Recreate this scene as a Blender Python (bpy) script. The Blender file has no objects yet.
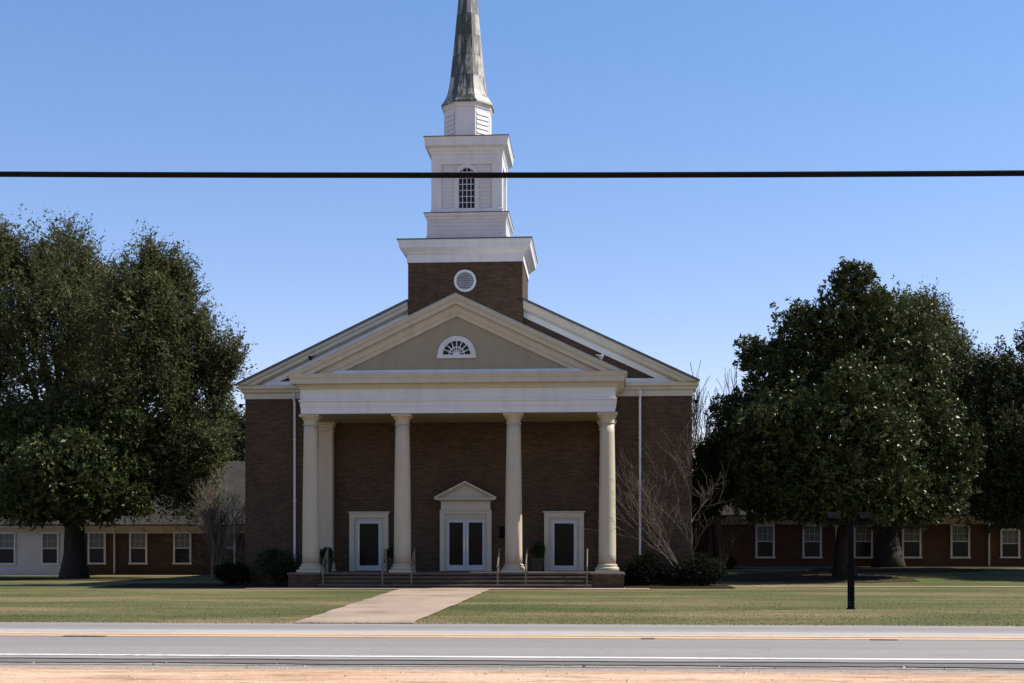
import bpy, math, random
import numpy as np
from mathutils import Vector, Matrix

R = math.radians
random.seed(7)
rng = np.random.default_rng(7)
scene = bpy.context.scene
COL = scene.collection

# ------------------------------------------------------------------ camera
FPX, EYE, YAW, HORIZON = 1300.0, 1.5, R(3.87), 550.0
cam = bpy.data.cameras.new('camera')
camo = bpy.data.objects.new('camera', cam)
COL.objects.link(camo)
camo.location = (0, 0, EYE)
camo.rotation_euler = (R(90), 0, YAW)
cam.sensor_width = 36.0
cam.lens = FPX / 1024 * 36.0
cam.shift_y = (HORIZON - 341.5) / 1024
cam.clip_start = 0.1
cam.clip_end = 6000
scene.camera = camo

# ------------------------------------------------------------------ light
SUN_EL, SUN_B = R(47.0), R(9.0)
S = Vector((math.cos(SUN_EL) * math.cos(SUN_B), math.cos(SUN_EL) * math.sin(SUN_B), math.sin(SUN_EL)))
world = bpy.data.worlds.new('World')
scene.world = world
world.use_nodes = True
wn = world.node_tree.nodes
wl = world.node_tree.links
for n in list(wn):
    wn.remove(n)
wo = wn.new('ShaderNodeOutputWorld')
bg = wn.new('ShaderNodeBackground')
sky = wn.new('ShaderNodeTexSky')
sky.sky_type = 'NISHITA'
sky.sun_disc = False
sky.sun_elevation = SUN_EL
sky.sun_rotation = math.atan2(S.x, S.y)
sky.altitude = 100
sky.air_density = 1.0
sky.dust_density = 0.1
sky.ozone_density = 2.0
bg.inputs['Strength'].default_value = 0.142
hs = wn.new('ShaderNodeHueSaturation')
hs.inputs['Saturation'].default_value = 1.30
wl.new(sky.outputs[0], hs.inputs['Color'])
gm = wn.new('ShaderNodeGamma')
gm.inputs['Gamma'].default_value = 0.80
tint = wn.new('ShaderNodeMix')
tint.data_type = 'RGBA'
tint.blend_type = 'MULTIPLY'
tint.inputs[0].default_value = 1.0
tint.inputs[7].default_value = (1.22, 0.98, 1.07, 1)
wl.new(hs.outputs[0], gm.inputs[0])
wl.new(gm.outputs[0], tint.inputs[6])
wl.new(tint.outputs[2], bg.inputs[0])
wl.new(bg.outputs[0], wo.inputs[0])
sun = bpy.data.lights.new('sun', 'SUN')
sun.energy = 4.9
sun.angle = R(0.5)
sun.color = (1.0, 0.93, 0.82)
suno = bpy.data.objects.new('sun', sun)
suno.rotation_euler = S.to_track_quat('Z', 'Y').to_euler()
suno.location = (60, 20, 60)
COL.objects.link(suno)
scene.view_settings.view_transform = 'Standard'
scene.view_settings.look = 'None'
scene.view_settings.gamma = 1
scene.view_settings.use_curve_mapping = False
scene.view_settings.exposure = 0.72

# ------------------------------------------------------------------ helpers
def at(u, Y, v=None):
    """world X (and Z) of the line of sight u, v at the depth Y"""
    X = Y * math.tan(math.atan((u - 512) / FPX) - YAW)
    if v is None:
        return X
    D = Y * math.cos(YAW) - X * math.sin(YAW)
    return X, EYE + (HORIZON - v) * D / FPX

def px(Y, X=0.0):
    return (Y * math.cos(YAW) - X * math.sin(YAW)) / FPX

def sm(t):
    t = min(1.0, max(0.0, t))
    return t * t * (3 - 2 * t)

def gz(x, y):
    return 0.52 * sm((y - 57) / 17) * sm((x - 1) / 6)

class MB:
    def __init__(s):
        s.v, s.f = [], []
    def add(s, vs, fs):
        o = len(s.v)
        s.v += [tuple(p) for p in vs]
        s.f += [tuple(i + o for i in f) for f in fs]
        return s
    def box(s, x0, x1, y0, y1, z0, z1):
        return s.add([(x0, y0, z0), (x1, y0, z0), (x1, y1, z0), (x0, y1, z0), (x0, y0, z1), (x1, y0, z1), (x1, y1, z1), (x0, y1, z1)],
                     [(0, 3, 2, 1), (4, 5, 6, 7), (0, 1, 5, 4), (1, 2, 6, 5), (2, 3, 7, 6), (3, 0, 4, 7)])
    def prism(s, poly, y0, y1):
        """poly in x,z (counter-clockwise seen from -y), extruded along y"""
        n = len(poly)
        vs = [(x, y0, z) for x, z in poly] + [(x, y1, z) for x, z in poly]
        fs = [tuple(range(n)), tuple(range(2 * n - 1, n - 1, -1))]
        fs += [(i, i + n, (i + 1) % n + n, (i + 1) % n) for i in range(n)]
        return s.add(vs, fs)
    def slab(s, poly, z0, z1):
        n = len(poly)
        vs = [(x, y, z0) for x, y in poly] + [(x, y, z1) for x, y in poly]
        fs = [tuple(range(n - 1, -1, -1)), tuple(range(n, 2 * n))]
        fs += [(i, (i + 1) % n, (i + 1) % n + n, i + n) for i in range(n)]
        return s.add(vs, fs)
    def sweep(s, prof, hx, y0, y1, cx=0.0, top=True, bottom=True):
        """moulding: profile of (projection, z) carried round a rectangle"""
        vs, fs = [], []
        for o, z in prof:
            vs += [(cx - hx - o, y0 - o, z), (cx + hx + o, y0 - o, z), (cx + hx + o, y1 + o, z), (cx - hx - o, y1 + o, z)]
        for k in range(len(prof) - 1):
            a = 4 * k
            for i in range(4):
                j = (i + 1) % 4
                fs.append((a + i, a + j, a + 4 + j, a + 4 + i))
        if bottom:
            fs.append((3, 2, 1, 0))
        if top:
            t = 4 * (len(prof) - 1)
            fs.append((t, t + 1, t + 2, t + 3))
        return s.add(vs, fs)
    def rake(s, prof, zap, slope, ycut, zmin, side, x0=0.0):
        """raking moulding: profile of (projection, drop); each line runs from x0 to where it meets zmin"""
        vs, fs = [], []
        for o, dz in prof:
            xe = (zap + dz - zmin) / slope
            vs += [(side * x0, ycut - o, zap + dz - slope * x0), (side * xe, ycut - o, zmin)]
        for k in range(len(prof) - 1):
            a = 2 * k
            q = (a, a + 1, a + 3, a + 2)
            fs.append(q if side < 0 else q[::-1])
        return s.add(vs, fs)
    def lathe(s, prof, c=(0, 0), n=28, rot=0.0, cap=True):
        vs, fs = [], []
        for r, z in prof:
            for i in range(n):
                a = rot + 2 * math.pi * i / n
                vs.append((c[0] + r * math.cos(a), c[1] + r * math.sin(a), z))
        for k in range(len(prof) - 1):
            for i in range(n):
                j = (i + 1) % n
                fs.append((k * n + i, k * n + j, (k + 1) * n + j, (k + 1) * n + i))
        if cap:
            fs.append(tuple(range(n - 1, -1, -1)))
            t = (len(prof) - 1) * n
            fs.append(tuple(range(t, t + n)))
        return s.add(vs, fs)
    def tube(s, pts, rad, n=6):
        pts = [Vector(p) for p in pts]
        if not hasattr(rad, '__len__'):
            rad = [rad] * len(pts)
        vs, fs = [], []
        ref = Vector((0.31, 0.17, 0.93))
        for k, p in enumerate(pts):
            d = (pts[min(k + 1, len(pts) - 1)] - pts[max(k - 1, 0)]).normalized()
            a = d.cross(ref)
            if a.length < 1e-3:
                a = d.cross(Vector((1, 0, 0)))
            a.normalize()
            b = d.cross(a)
            for i in range(n):
                t = 2 * math.pi * i / n
                vs.append(p + (a * math.cos(t) + b * math.sin(t)) * rad[k])
        for k in range(len(pts) - 1):
            for i in range(n):
                j = (i + 1) % n
                fs.append((k * n + i, k * n + j, (k + 1) * n + j, (k + 1) * n + i))
        fs.append(tuple(range(n)))
        fs.append(tuple(range((len(pts) - 1) * n + n - 1, (len(pts) - 1) * n - 1, -1)))
        return s.add(vs, fs)
    def build(s, name, mat, parent=None, smooth=False, loc=None, bevel=0.0, recalc=True):
        me = bpy.data.meshes.new(name)
        me.from_pydata(s.v, [], s.f)
        if recalc:
            import bmesh
            bm = bmesh.new()
            bm.from_mesh(me)
            bmesh.ops.recalc_face_normals(bm, faces=bm.faces)
            bm.to_mesh(me)
            bm.free()
        me.update()
        me.materials.append(mat)
        if smooth:
            for p in me.polygons:
                p.use_smooth = True
        o = bpy.data.objects.new(name, me)
        COL.objects.link(o)
        if parent is not None:
            o.parent = parent
        if loc is not None:
            o.location = loc
        if bevel:
            m = o.modifiers.new('bevel', 'BEVEL')
            m.width = bevel
            m.segments = 2
            m.limit_method = 'ANGLE'
            m.angle_limit = R(40)
        if smooth == 'angle':
            me.set_sharp_from_angle(angle=R(32))
        return o

def fast_mesh(name, verts, nface, k, mat, parent=None, loc=None):
    """verts: (nface*k, 3); separate k-gons"""
    me = bpy.data.meshes.new(name)
    nv = nface * k
    me.vertices.add(nv)
    me.vertices.foreach_set('co', np.asarray(verts, np.float32).ravel())
    me.loops.add(nv)
    me.loops.foreach_set('vertex_index', np.arange(nv, dtype=np.int32))
    me.polygons.add(nface)
    me.polygons.foreach_set('loop_start', np.arange(0, nv, k, dtype=np.int32))
    me.polygons.foreach_set('loop_total', np.full(nface, k, np.int32))
    me.update(calc_edges=True)
    me.validate()
    me.materials.append(mat)
    o = bpy.data.objects.new(name, me)
    COL.objects.link(o)
    if parent is not None:
        o.parent = parent
    if loc is not None:
        o.location = loc
    return o

def empty(name, loc):
    o = bpy.data.objects.new(name, None)
    o.location = loc
    o.empty_display_size = 0.5
    COL.objects.link(o)
    return o

def tag(o, label=None, cat=None, group=None, kind=None):
    if label: o['label'] = label
    if cat: o['category'] = cat
    if group: o['group'] = group
    if kind: o['kind'] = kind
    return o

def copy_tree(o, parent=None):
    c = o.copy()
    COL.objects.link(c)
    if parent is not None:
        c.parent = parent
    for ch in list(o.children):
        copy_tree(ch, c)
    return c

# ------------------------------------------------------------------ materials
class NT:
    def __init__(s, name):
        s.m = bpy.data.materials.new(name)
        s.m.use_nodes = True
        s.n = s.m.node_tree.nodes
        s.l = s.m.node_tree.links
        s.b = s.n['Principled BSDF']
        s.tc = s.n.new('ShaderNodeTexCoord')
    def link(s, a, b):
        s.l.new(a, b)
    def noise(s, scale, detail=4, rough=0.6, stretch=None, vec=None, dist=0.0):
        n = s.n.new('ShaderNodeTexNoise')
        n.inputs['Scale'].default_value = scale
        n.inputs['Detail'].default_value = detail
        n.inputs['Roughness'].default_value = rough
        n.inputs['Distortion'].default_value = dist
        src = vec or s.tc.outputs['Object']
        if stretch:
            mp = s.n.new('ShaderNodeMapping')
            mp.inputs['Scale'].default_value = stretch
            s.link(src, mp.inputs[0])
            src = mp.outputs[0]
        s.link(src, n.inputs['Vector'])
        return n.outputs['Fac']
    def ramp(s, fac, stops):
        r = s.n.new('ShaderNodeValToRGB')
        e = r.color_ramp.elements
        while len(e) < len(stops):
            e.new(0.5)
        for q, (p, c) in zip(e, stops):
            q.position = p
            q.color = (*c, 1) if hasattr(c, '__len__') else (c, c, c, 1)
        s.link(fac, r.inputs[0])
        return r.outputs[0]
    def mix(s, fac, a, b, mode='MIX'):
        m = s.n.new('ShaderNodeMix')
        m.data_type = 'RGBA'
        m.blend_type = mode
        for sock, val in ((m.inputs[0], fac), (m.inputs[6], a), (m.inputs[7], b)):
            if isinstance(val, (int, float)):
                sock.default_value = val
            elif hasattr(val, '__len__'):
                sock.default_value = (*val, 1)
            else:
                s.link(val, sock)
        return m.outputs[2]
    def math(s, op, a, b=0.0):
        m = s.n.new('ShaderNodeMath')
        m.operation = op
        for sock, val in ((m.inputs[0], a), (m.inputs[1], b)):
            if isinstance(val, (int, float)):
                sock.default_value = val
            else:
                s.link(val, sock)
        return m.outputs[0]
    def sep(s):
        x = s.n.new('ShaderNodeSeparateXYZ')
        s.link(s.tc.outputs['Object'], x.inputs[0])
        return x.outputs
    def bump(s, h, dist=0.01, strength=0.6):
        b = s.n.new('ShaderNodeBump')
        b.inputs['Distance'].default_value = dist
        b.inputs['Strength'].default_value = strength
        s.link(h, b.inputs['Height'])
        s.link(b.outputs[0], s.b.inputs['Normal'])
    def color(s, c):
        if hasattr(c, '__len__'):
            s.b.inputs['Base Color'].default_value = (*c, 1)
        else:
            s.link(c, s.b.inputs['Base Color'])
    def rough(s, r, spec=0.4, metal=0.0):
        if isinstance(r, (int, float)):
            s.b.inputs['Roughness'].default_value = r
        else:
            s.link(r, s.b.inputs['Roughness'])
        s.b.inputs['Specular IOR Level'].default_value = spec
        s.b.inputs['Metallic'].default_value = metal
        return s.m

def paint(name, c, var=0.10, rough=0.55, streak=True):
    t = NT(name)
    a = t.noise(1.6, 5, 0.65, (1.6, 1.6, 0.35) if streak else None)
    b = t.noise(14, 4, 0.7)
    d = tuple(x * (1 - 2.2 * var) for x in c)
    col = t.ramp(a, [(0.30, d), (0.55, c), (0.75, tuple(min(0.85, x * (1 + 0.5 * var)) for x in c))])
    col = t.mix(0.18, col, t.ramp(b, [(0.35, tuple(x * 0.7 for x in c)), (0.6, c)]))
    t.color(col)
    t.bump(b, 0.004, 0.3)
    return t.rough(rough, 0.35)

def brick(name, c1, c2, mortar):
    t = NT(name)
    s = t.sep()
    comb = t.n.new('ShaderNodeCombineXYZ')
    t.link(t.math('ADD', s[0], s[1]), comb.inputs[0])
    t.link(s[2], comb.inputs[1])
    bt = t.n.new('ShaderNodeTexBrick')
    bt.inputs['Scale'].default_value = 1.0
    bt.inputs['Brick Width'].default_value = 0.215
    bt.inputs['Row Height'].default_value = 0.075
    bt.inputs['Mortar Size'].default_value = 0.009
    bt.inputs['Mortar Smooth'].default_value = 0.2
    bt.inputs['Bias'].default_value = -0.1
    bt.inputs['Color1'].default_value = (*c1, 1)
    bt.inputs['Color2'].default_value = (*c2, 1)
    bt.inputs['Mortar'].default_value = (*mortar, 1)
    t.link(comb.outputs[0], bt.inputs['Vector'])
    big = t.noise(0.45, 4, 0.6)
    row = t.noise(3.0, 3, 0.6, (0.35, 0.35, 4.0))
    col = t.mix(0.55, bt.outputs['Color'], t.ramp(big, [(0.3, 0.55), (0.7, 1.15)]), 'MULTIPLY')
    col = t.mix(0.6, col, t.ramp(row, [(0.3, 0.6), (0.7, 1.25)]), 'MULTIPLY')
    t.color(col)
    t.bump(bt.outputs['Fac'], -0.006, 0.7)
    return t.rough(0.85, 0.25)

M = {}
M['brick'] = brick('church brick', (0.088, 0.045, 0.022), (0.036, 0.022, 0.0125), (0.080, 0.060, 0.040))
M['wing_brick'] = brick('wing brick', (0.105, 0.047, 0.026), (0.058, 0.029, 0.018), (0.080, 0.054, 0.037))
M['cream'] = paint('cream trim paint', (0.455, 0.405, 0.322), 0.07)
M['column'] = paint('column paint', (0.43, 0.362, 0.265), 0.06)
M['white'] = paint('white trim paint', (0.56, 0.56, 0.57), 0.08)
M['frieze'] = paint('frieze paint', (0.575, 0.565, 0.56), 0.06)
M['door_white'] = paint('white door paint', (0.42, 0.43, 0.445), 0.04, 0.4)
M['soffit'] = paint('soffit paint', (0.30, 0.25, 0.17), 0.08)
M['stucco'] = paint('tympanum stucco', (0.285, 0.240, 0.170), 0.05, 0.9)

def siding(name, c, pitch):
    t = NT(name)
    s = t.sep()
    saw = t.math('FRACT', t.math('MULTIPLY', s[2], 1.0 / pitch))
    a = t.noise(1.4, 5, 0.6, (1, 1, 0.5))
    col = t.ramp(a, [(0.3, tuple(x * 0.86 for x in c)), (0.6, c)])
    line = t.ramp(saw, [(0.0, 0.78), (0.09, 1.0)])
    t.color(t.mix(1.0, col, line, 'MULTIPLY'))
    t.bump(saw, 0.02, 1.0)
    return t.rough(0.55, 0.35)
M['siding'] = siding('white lap siding', (0.50, 0.50, 0.515), 0.17)

t = NT('asphalt shingle')
s_ = t.sep()
rows = t.math('FRACT', t.math('MULTIPLY', s_[2], 9.0))
n1 = t.noise(0.8, 5, 0.6); n2 = t.noise(9, 3, 0.7, (1, 1, 3))
c_ = t.ramp(n1, [(0.3, (0.040, 0.037, 0.034)), (0.7, (0.070, 0.064, 0.057))])
c_ = t.mix(0.8, c_, t.ramp(n2, [(0.3, 0.5), (0.7, 1.35)]), 'MULTIPLY')
c_ = t.mix(1.0, c_, t.ramp(rows, [(0.0, 0.72), (0.15, 1.0)]), 'MULTIPLY')
t.color(c_); t.bump(rows, 0.012, 0.7)
M['shingle'] = t.rough(1.0, 0.02)

t = NT('aluminium flashing')
n1 = t.noise(2.2, 4, 0.6, (1, 1, 0.4))
t.color(t.ramp(n1, [(0.3, (0.36, 0.41, 0.47)), (0.7, (0.44, 0.49, 0.55))]))
M['flashing'] = t.rough(0.38, 0.5, 0.25)

t = NT('dark roof edge')
t.color(t.ramp(t.noise(5, 3), [(0.3, (0.05, 0.052, 0.052)), (0.7, (0.09, 0.09, 0.088))]))
M['drip'] = t.rough(0.6, 0.4)

t = NT('window glass')
t.color(t.ramp(t.noise(0.9, 3), [(0.3, (0.014, 0.015, 0.017)), (0.7, (0.030, 0.032, 0.036))]))
M['glass'] = t.rough(0.2, 0.07)
t = NT('door glass')
t.color(t.ramp(t.noise(0.9, 3), [(0.3, (0.006, 0.007, 0.008)), (0.7, (0.014, 0.014, 0.014))]))
M['door_glass'] = t.rough(0.06, 0.035)
t = NT('window blind')
s_ = t.sep()
sl = t.math('FRACT', t.math('MULTIPLY', s_[2], 16.0))
t.color(t.ramp(sl, [(0.0, (0.07, 0.075, 0.08)), (0.5, (0.15, 0.155, 0.16))]))
M['blind'] = t.rough(0.6, 0.3)

t = NT('weathered spire copper')
s_ = t.sep()
ang = t.noise(5.0, 6, 0.75, (1.0, 1.0, 0.13), dist=0.4)
fine = t.noise(16, 4, 0.7, (1.0, 1.0, 0.2))
# sheet panels: half a face wide, 0.92 m high, each weathered on its own
an = t.math('ARCTAN2', s_[1], s_[0])
ca = t.math('FLOOR', t.math('MULTIPLY', an, 16 / (2 * math.pi)))
cz = t.math('FLOOR', t.math('MULTIPLY', s_[2], 1 / 0.92))
cb = t.n.new('ShaderNodeCombineXYZ'); t.link(ca, cb.inputs[0]); t.link(cz, cb.inputs[1])
wh = t.n.new('ShaderNodeTexWhiteNoise'); wh.noise_dimensions = '2D'; t.link(cb.outputs[0], wh.inputs['Vector'])
pale = t.ramp(fine, [(0.3, (0.24, 0.23, 0.21)), (0.7, (0.44, 0.42, 0.385))])
dark = t.ramp(fine, [(0.3, (0.018, 0.025, 0.022)), (0.7, (0.060, 0.068, 0.058))])
# the north-east side, away from the sun, has kept its mildew
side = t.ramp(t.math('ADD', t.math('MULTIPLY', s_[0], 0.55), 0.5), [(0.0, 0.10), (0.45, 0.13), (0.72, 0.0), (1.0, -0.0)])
band = t.math('FRACT', t.math('MULTIPLY', s_[2], 1.0 / 0.92))
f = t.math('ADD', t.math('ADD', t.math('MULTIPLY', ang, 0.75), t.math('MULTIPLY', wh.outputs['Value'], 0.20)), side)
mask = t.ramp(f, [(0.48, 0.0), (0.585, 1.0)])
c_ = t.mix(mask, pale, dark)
c_ = t.mix(1.0, c_, t.ramp(band, [(0.0, 0.35), (0.045, 1.0), (0.90, 1.0), (1.0, 0.8)]), 'MULTIPLY')
t.color(c_); t.bump(fine, 0.004, 0.4)
M['spire'] = t.rough(0.6, 0.4)

t = NT('concrete')
n1 = t.noise(0.35, 5, 0.65); n2 = t.noise(7, 5, 0.75)
c_ = t.ramp(n1, [(0.30, (0.15, 0.118, 0.092)), (0.48, (0.30, 0.222, 0.163)), (0.72, (0.38, 0.285, 0.21))])
c_ = t.mix(0.4, c_, t.ramp(n2, [(0.3, 0.62), (0.7, 1.25)]), 'MULTIPLY')
s_ = t.sep()
jt = t.math('FRACT', t.math('MULTIPLY', s_[1], 1 / 1.8))
c_ = t.mix(1.0, c_, t.ramp(jt, [(0.0, 0.55), (0.02, 1.0)]), 'MULTIPLY')
t.color(c_); t.bump(n2, 0.01, 0.5)
M['concrete'] = t.rough(0.9, 0.25)

t = NT('porch floor')
n1 = t.noise(2.5, 5, 0.65)
t.color(t.ramp(n1, [(0.3, (0.075, 0.056, 0.042)), (0.7, (0.135, 0.104, 0.078))]))
t.bump(n1, 0.01, 0.4)
M['porch'] = t.rough(0.85, 0.3)

t = NT('asphalt')
n1 = t.noise(0.25, 4, 0.6, (0.12, 1.6, 1)); n2 = t.noise(26, 4, 0.8); n3 = t.noise(3.0, 4, 0.7, (0.5, 1.2, 1))
c_ = t.ramp(n1, [(0.30, (0.210, 0.190, 0.173)), (0.7, (0.268, 0.243, 0.221))])
c_ = t.mix(0.55, c_, t.ramp(n2, [(0.25, 0.55), (0.75, 1.35)]), 'MULTIPLY')
c_ = t.mix(0.4, c_, t.ramp(n3, [(0.3, 0.82), (0.7, 1.14)]), 'MULTIPLY')
vo = t.n.new('ShaderNodeTexVoronoi'); vo.feature = 'DISTANCE_TO_EDGE'; vo.inputs['Scale'].default_value = 0.33
wv = t.n.new('ShaderNodeVectorMath'); wv.operation = 'ADD'
nn = t.n.new('ShaderNodeTexNoise'); nn.inputs['Scale'].default_value = 1.1; nn.inputs['Detail'].default_value = 5
t.link(t.tc.outputs['Object'], nn.inputs['Vector']); t.link(t.tc.outputs['Object'], wv.inputs[0]); t.link(nn.outputs['Color'], wv.inputs[1])
t.link(wv.outputs[0], vo.inputs['Vector'])
crack = t.math('MULTIPLY', t.ramp(vo.outputs['Distance'], [(0.0, 1.0), (0.012, 0.0)]), t.ramp(n1, [(0.52, 0.0), (0.62, 0.4)]))
c_ = t.mix(crack, c_, (0.07, 0.065, 0.06))
# wheel tracks, oil line in each lane
s_ = t.sep()
w1 = t.math('ABSOLUTE', t.math('SUBTRACT', s_[1], 19.75))
w2 = t.math('ABSOLUTE', t.math('SUBTRACT', s_[1], 24.5))
oil = t.math('MULTIPLY', t.ramp(t.math('MINIMUM', w1, w2), [(0.0, 1.0), (0.55, 0.0)]), t.ramp(n3, [(0.3, 0.1), (0.7, 0.4)]))
c_ = t.mix(oil, c_, (0.10, 0.093, 0.088))
t.color(c_); t.bump(n2, 0.008, 0.6)
M['asphalt'] = t.rough(0.85, 0.3)
t = NT('fresh asphalt edge')
n2 = t.noise(20, 4, 0.8); n1 = t.noise(1.2, 4, 0.7, (0.4, 1, 1))
c_ = t.ramp(n1, [(0.3, (0.105, 0.097, 0.090)), (0.7, (0.155, 0.143, 0.132))])
t.color(t.mix(0.6, c_, t.ramp(n2, [(0.3, 0.75), (0.7, 1.2)]), 'MULTIPLY')); t.bump(n2, 0.008, 0.5)
M['asphalt_edge'] = t.rough(0.9, 0.3)

def roadpaint(name, c, under, lo=0.30, hi=0.42):
    t = NT(name)
    n1 = t.noise(9, 5, 0.75); n2 = t.noise(0.8, 4, 0.7, (0.5, 2, 1))
    f = t.math('ADD', t.math('MULTIPLY', n1, 0.6), t.math('MULTIPLY', n2, 0.4))
    t.color(t.mix(t.ramp(f, [(lo, 0.0), (hi, 1.0)]), under, c))
    return t.rough(0.75, 0.3)
M['line_white'] = roadpaint('white road paint', (0.62, 0.60, 0.57), (0.24, 0.23, 0.22), 0.36, 0.50)
M['line_yellow'] = roadpaint('yellow road paint', (0.56, 0.36, 0.205), (0.29, 0.235, 0.185), 0.34, 0.54)
M['line_worn'] = roadpaint('worn pale strip', (0.40, 0.37, 0.33), (0.26, 0.245, 0.225), 0.34, 0.60)
t = NT('tar patch'); t.color(t.ramp(t.noise(6, 3), [(0.3, (0.09, 0.07, 0.05)), (0.7, (0.14, 0.10, 0.07))])); M['tar'] = t.rough(0.7)

t = NT('sandy dirt')
n1 = t.noise(0.5, 5, 0.65, (0.35, 1.4, 1)); n2 = t.noise(9, 5, 0.8, (0.6, 1.3, 1)); n3 = t.noise(2.2, 5, 0.7, (0.3, 1.8, 1), dist=0.6)
c_ = t.ramp(n1, [(0.28, (0.40, 0.24, 0.145)), (0.48, (0.55, 0.355, 0.23)), (0.66, (0.66, 0.475, 0.34))])
c_ = t.mix(0.75, c_, t.ramp(n2, [(0.25, 0.5), (0.7, 1.25)]), 'MULTIPLY')
c_ = t.mix(0.8, c_, t.ramp(n3, [(0.36, 0.38), (0.49, 1.0)]), 'MULTIPLY')
s_ = t.sep()
ge = t.math('ADD', s_[1], t.math('MULTIPLY', n3, 0.9))
grav = t.ramp(t.math('MULTIPLY', t.math('SUBTRACT', ge, 16.1), 1.4), [(0.15, 0.0), (0.9, 1.0)])
gc = t.ramp(n2, [(0.3, (0.16, 0.14, 0.12)), (0.7, (0.36, 0.31, 0.26))])
t.color(t.mix(grav, c_, gc)); t.bump(n2, 0.03, 0.8)
M['dirt'] = t.rough(0.95, 0.15)

t = NT('lawn')
n1 = t.noise(0.16, 5, 0.6, (0.6, 1.6, 1)); n2 = t.noise(1.3, 5, 0.7, (0.6, 1.5, 1)); n3 = t.noise(14, 4, 0.8)
c_ = t.ramp(n1, [(0.36, (0.060, 0.074, 0.022)), (0.5, (0.102, 0.100, 0.037)), (0.63, (0.180, 0.140, 0.072))])
c_ = t.mix(0.6, c_, t.ramp(n2, [(0.28, (0.6, 0.72, 0.5)), (0.6, (1.1, 1.0, 1.0))]), 'MULTIPLY')
c_ = t.mix(0.65, c_, t.ramp(n3, [(0.25, 0.7), (0.75, 1.25)]), 'MULTIPLY')
s_ = t.sep()
ed = t.math('ADD', s_[1], t.math('MULTIPLY', n2, 1.0))
em = t.ramp(t.math('SUBTRACT', 27.1, ed), [(0.0, 0.0), (0.5, 1.0)])
c_ = t.mix(em, c_, t.ramp(n3, [(0.3, (0.20, 0.125, 0.065)), (0.7, (0.33, 0.22, 0.13))]))
t.color(c_); t.bump(n3, 0.03, 0.5)
M['lawn'] = t.rough(0.95, 0.15)

t = NT('grass blade')
g = t.n.new('ShaderNodeNewGeometry')
n1 = t.noise(0.16, 5, 0.6, (0.6, 1.6, 1))
c_ = t.ramp(n1, [(0.36, (0.076, 0.093, 0.027)), (0.5, (0.130, 0.125, 0.046)), (0.63, (0.225, 0.175, 0.09))])
c_ = t.mix(0.7, c_, t.ramp(g.outputs['Random Per Island'], [(0.0, 0.75), (0.8, 1.05), (1.0, 1.6)]), 'MULTIPLY')
t.color(c_)
M['blade'] = t.rough(0.7, 0.25)

def leaf(name, stops, back, rough=0.4, spec=0.5, trans=0.25):
    t = NT(name)
    g = t.n.new('ShaderNodeNewGeometry')
    c_ = t.ramp(g.outputs['Random Per Island'], stops)
    c_ = t.mix(0.35, c_, t.ramp(t.noise(0.5, 3), [(0.3, 0.65), (0.7, 1.3)]), 'MULTIPLY')
    c_ = t.mix(g.outputs['Backfacing'], c_, back)
    t.color(c_)
    t.rough(rough, spec)
    tr = t.n.new('ShaderNodeBsdfTranslucent')
    t.link(c_, tr.inputs[0])
    mx = t.n.new('ShaderNodeMixShader')
    mx.inputs[0].default_value = trans
    out = t.n['Material Output']
    t.link(t.b.outputs[0], mx.inputs[1]); t.link(tr.outputs[0], mx.inputs[2]); t.link(mx.outputs[0], out.inputs[0])
    return t.m
M['magnolia'] = leaf('magnolia leaf', [(0.0, (0.018, 0.032, 0.008)), (0.5, (0.034, 0.056, 0.012)), (0.9, (0.070, 0.092, 0.024)), (1.0, (0.15, 0.125, 0.045))], (0.052, 0.056, 0.020), 0.40, 0.15, 0.14)
M['oak'] = leaf('live oak leaf', [(0.0, (0.040, 0.052, 0.016)), (0.5, (0.078, 0.090, 0.030)), (1.0, (0.135, 0.132, 0.055))], (0.080, 0.084, 0.036), 0.6, 0.10, 0.32)
M['cedar'] = leaf('dark evergreen leaf', [(0.0, (0.024, 0.034, 0.012)), (0.6, (0.045, 0.058, 0.020)), (1.0, (0.080, 0.088, 0.034))], (0.038, 0.044, 0.018), 0.6, 0.12, 0.15)
M['bush'] = leaf('clipped shrub leaf', [(0.0, (0.016, 0.030, 0.010)), (0.6, (0.028, 0.050, 0.014)), (1.0, (0.048, 0.068, 0.022))], (0.035, 0.05, 0.02), 0.5, 0.15, 0.2)
M['dark_bush'] = leaf('dark shrub leaf', [(0.0, (0.007, 0.010, 0.005)), (0.6, (0.013, 0.017, 0.008)), (1.0, (0.024, 0.026, 0.012))], (0.013, 0.015, 0.008), 0.7, 0.06, 0.12)

def bark(name, a, b):
    t = NT(name)
    n1 = t.noise(5, 5, 0.7, (1.5, 1.5, 0.3))
    t.color(t.ramp(n1, [(0.3, a), (0.7, b)])); t.bump(n1, 0.03, 0.8)
    return t.rough(0.9, 0.2)
M['bark'] = bark('grey brown bark', (0.016, 0.013, 0.011), (0.046, 0.039, 0.032))
M['pale_bark'] = bark('smooth pale bark', (0.10, 0.08, 0.065), (0.20, 0.165, 0.13))
M['twig'] = bark('tan twig bark', (0.085, 0.066, 0.050), (0.15, 0.118, 0.09))

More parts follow.
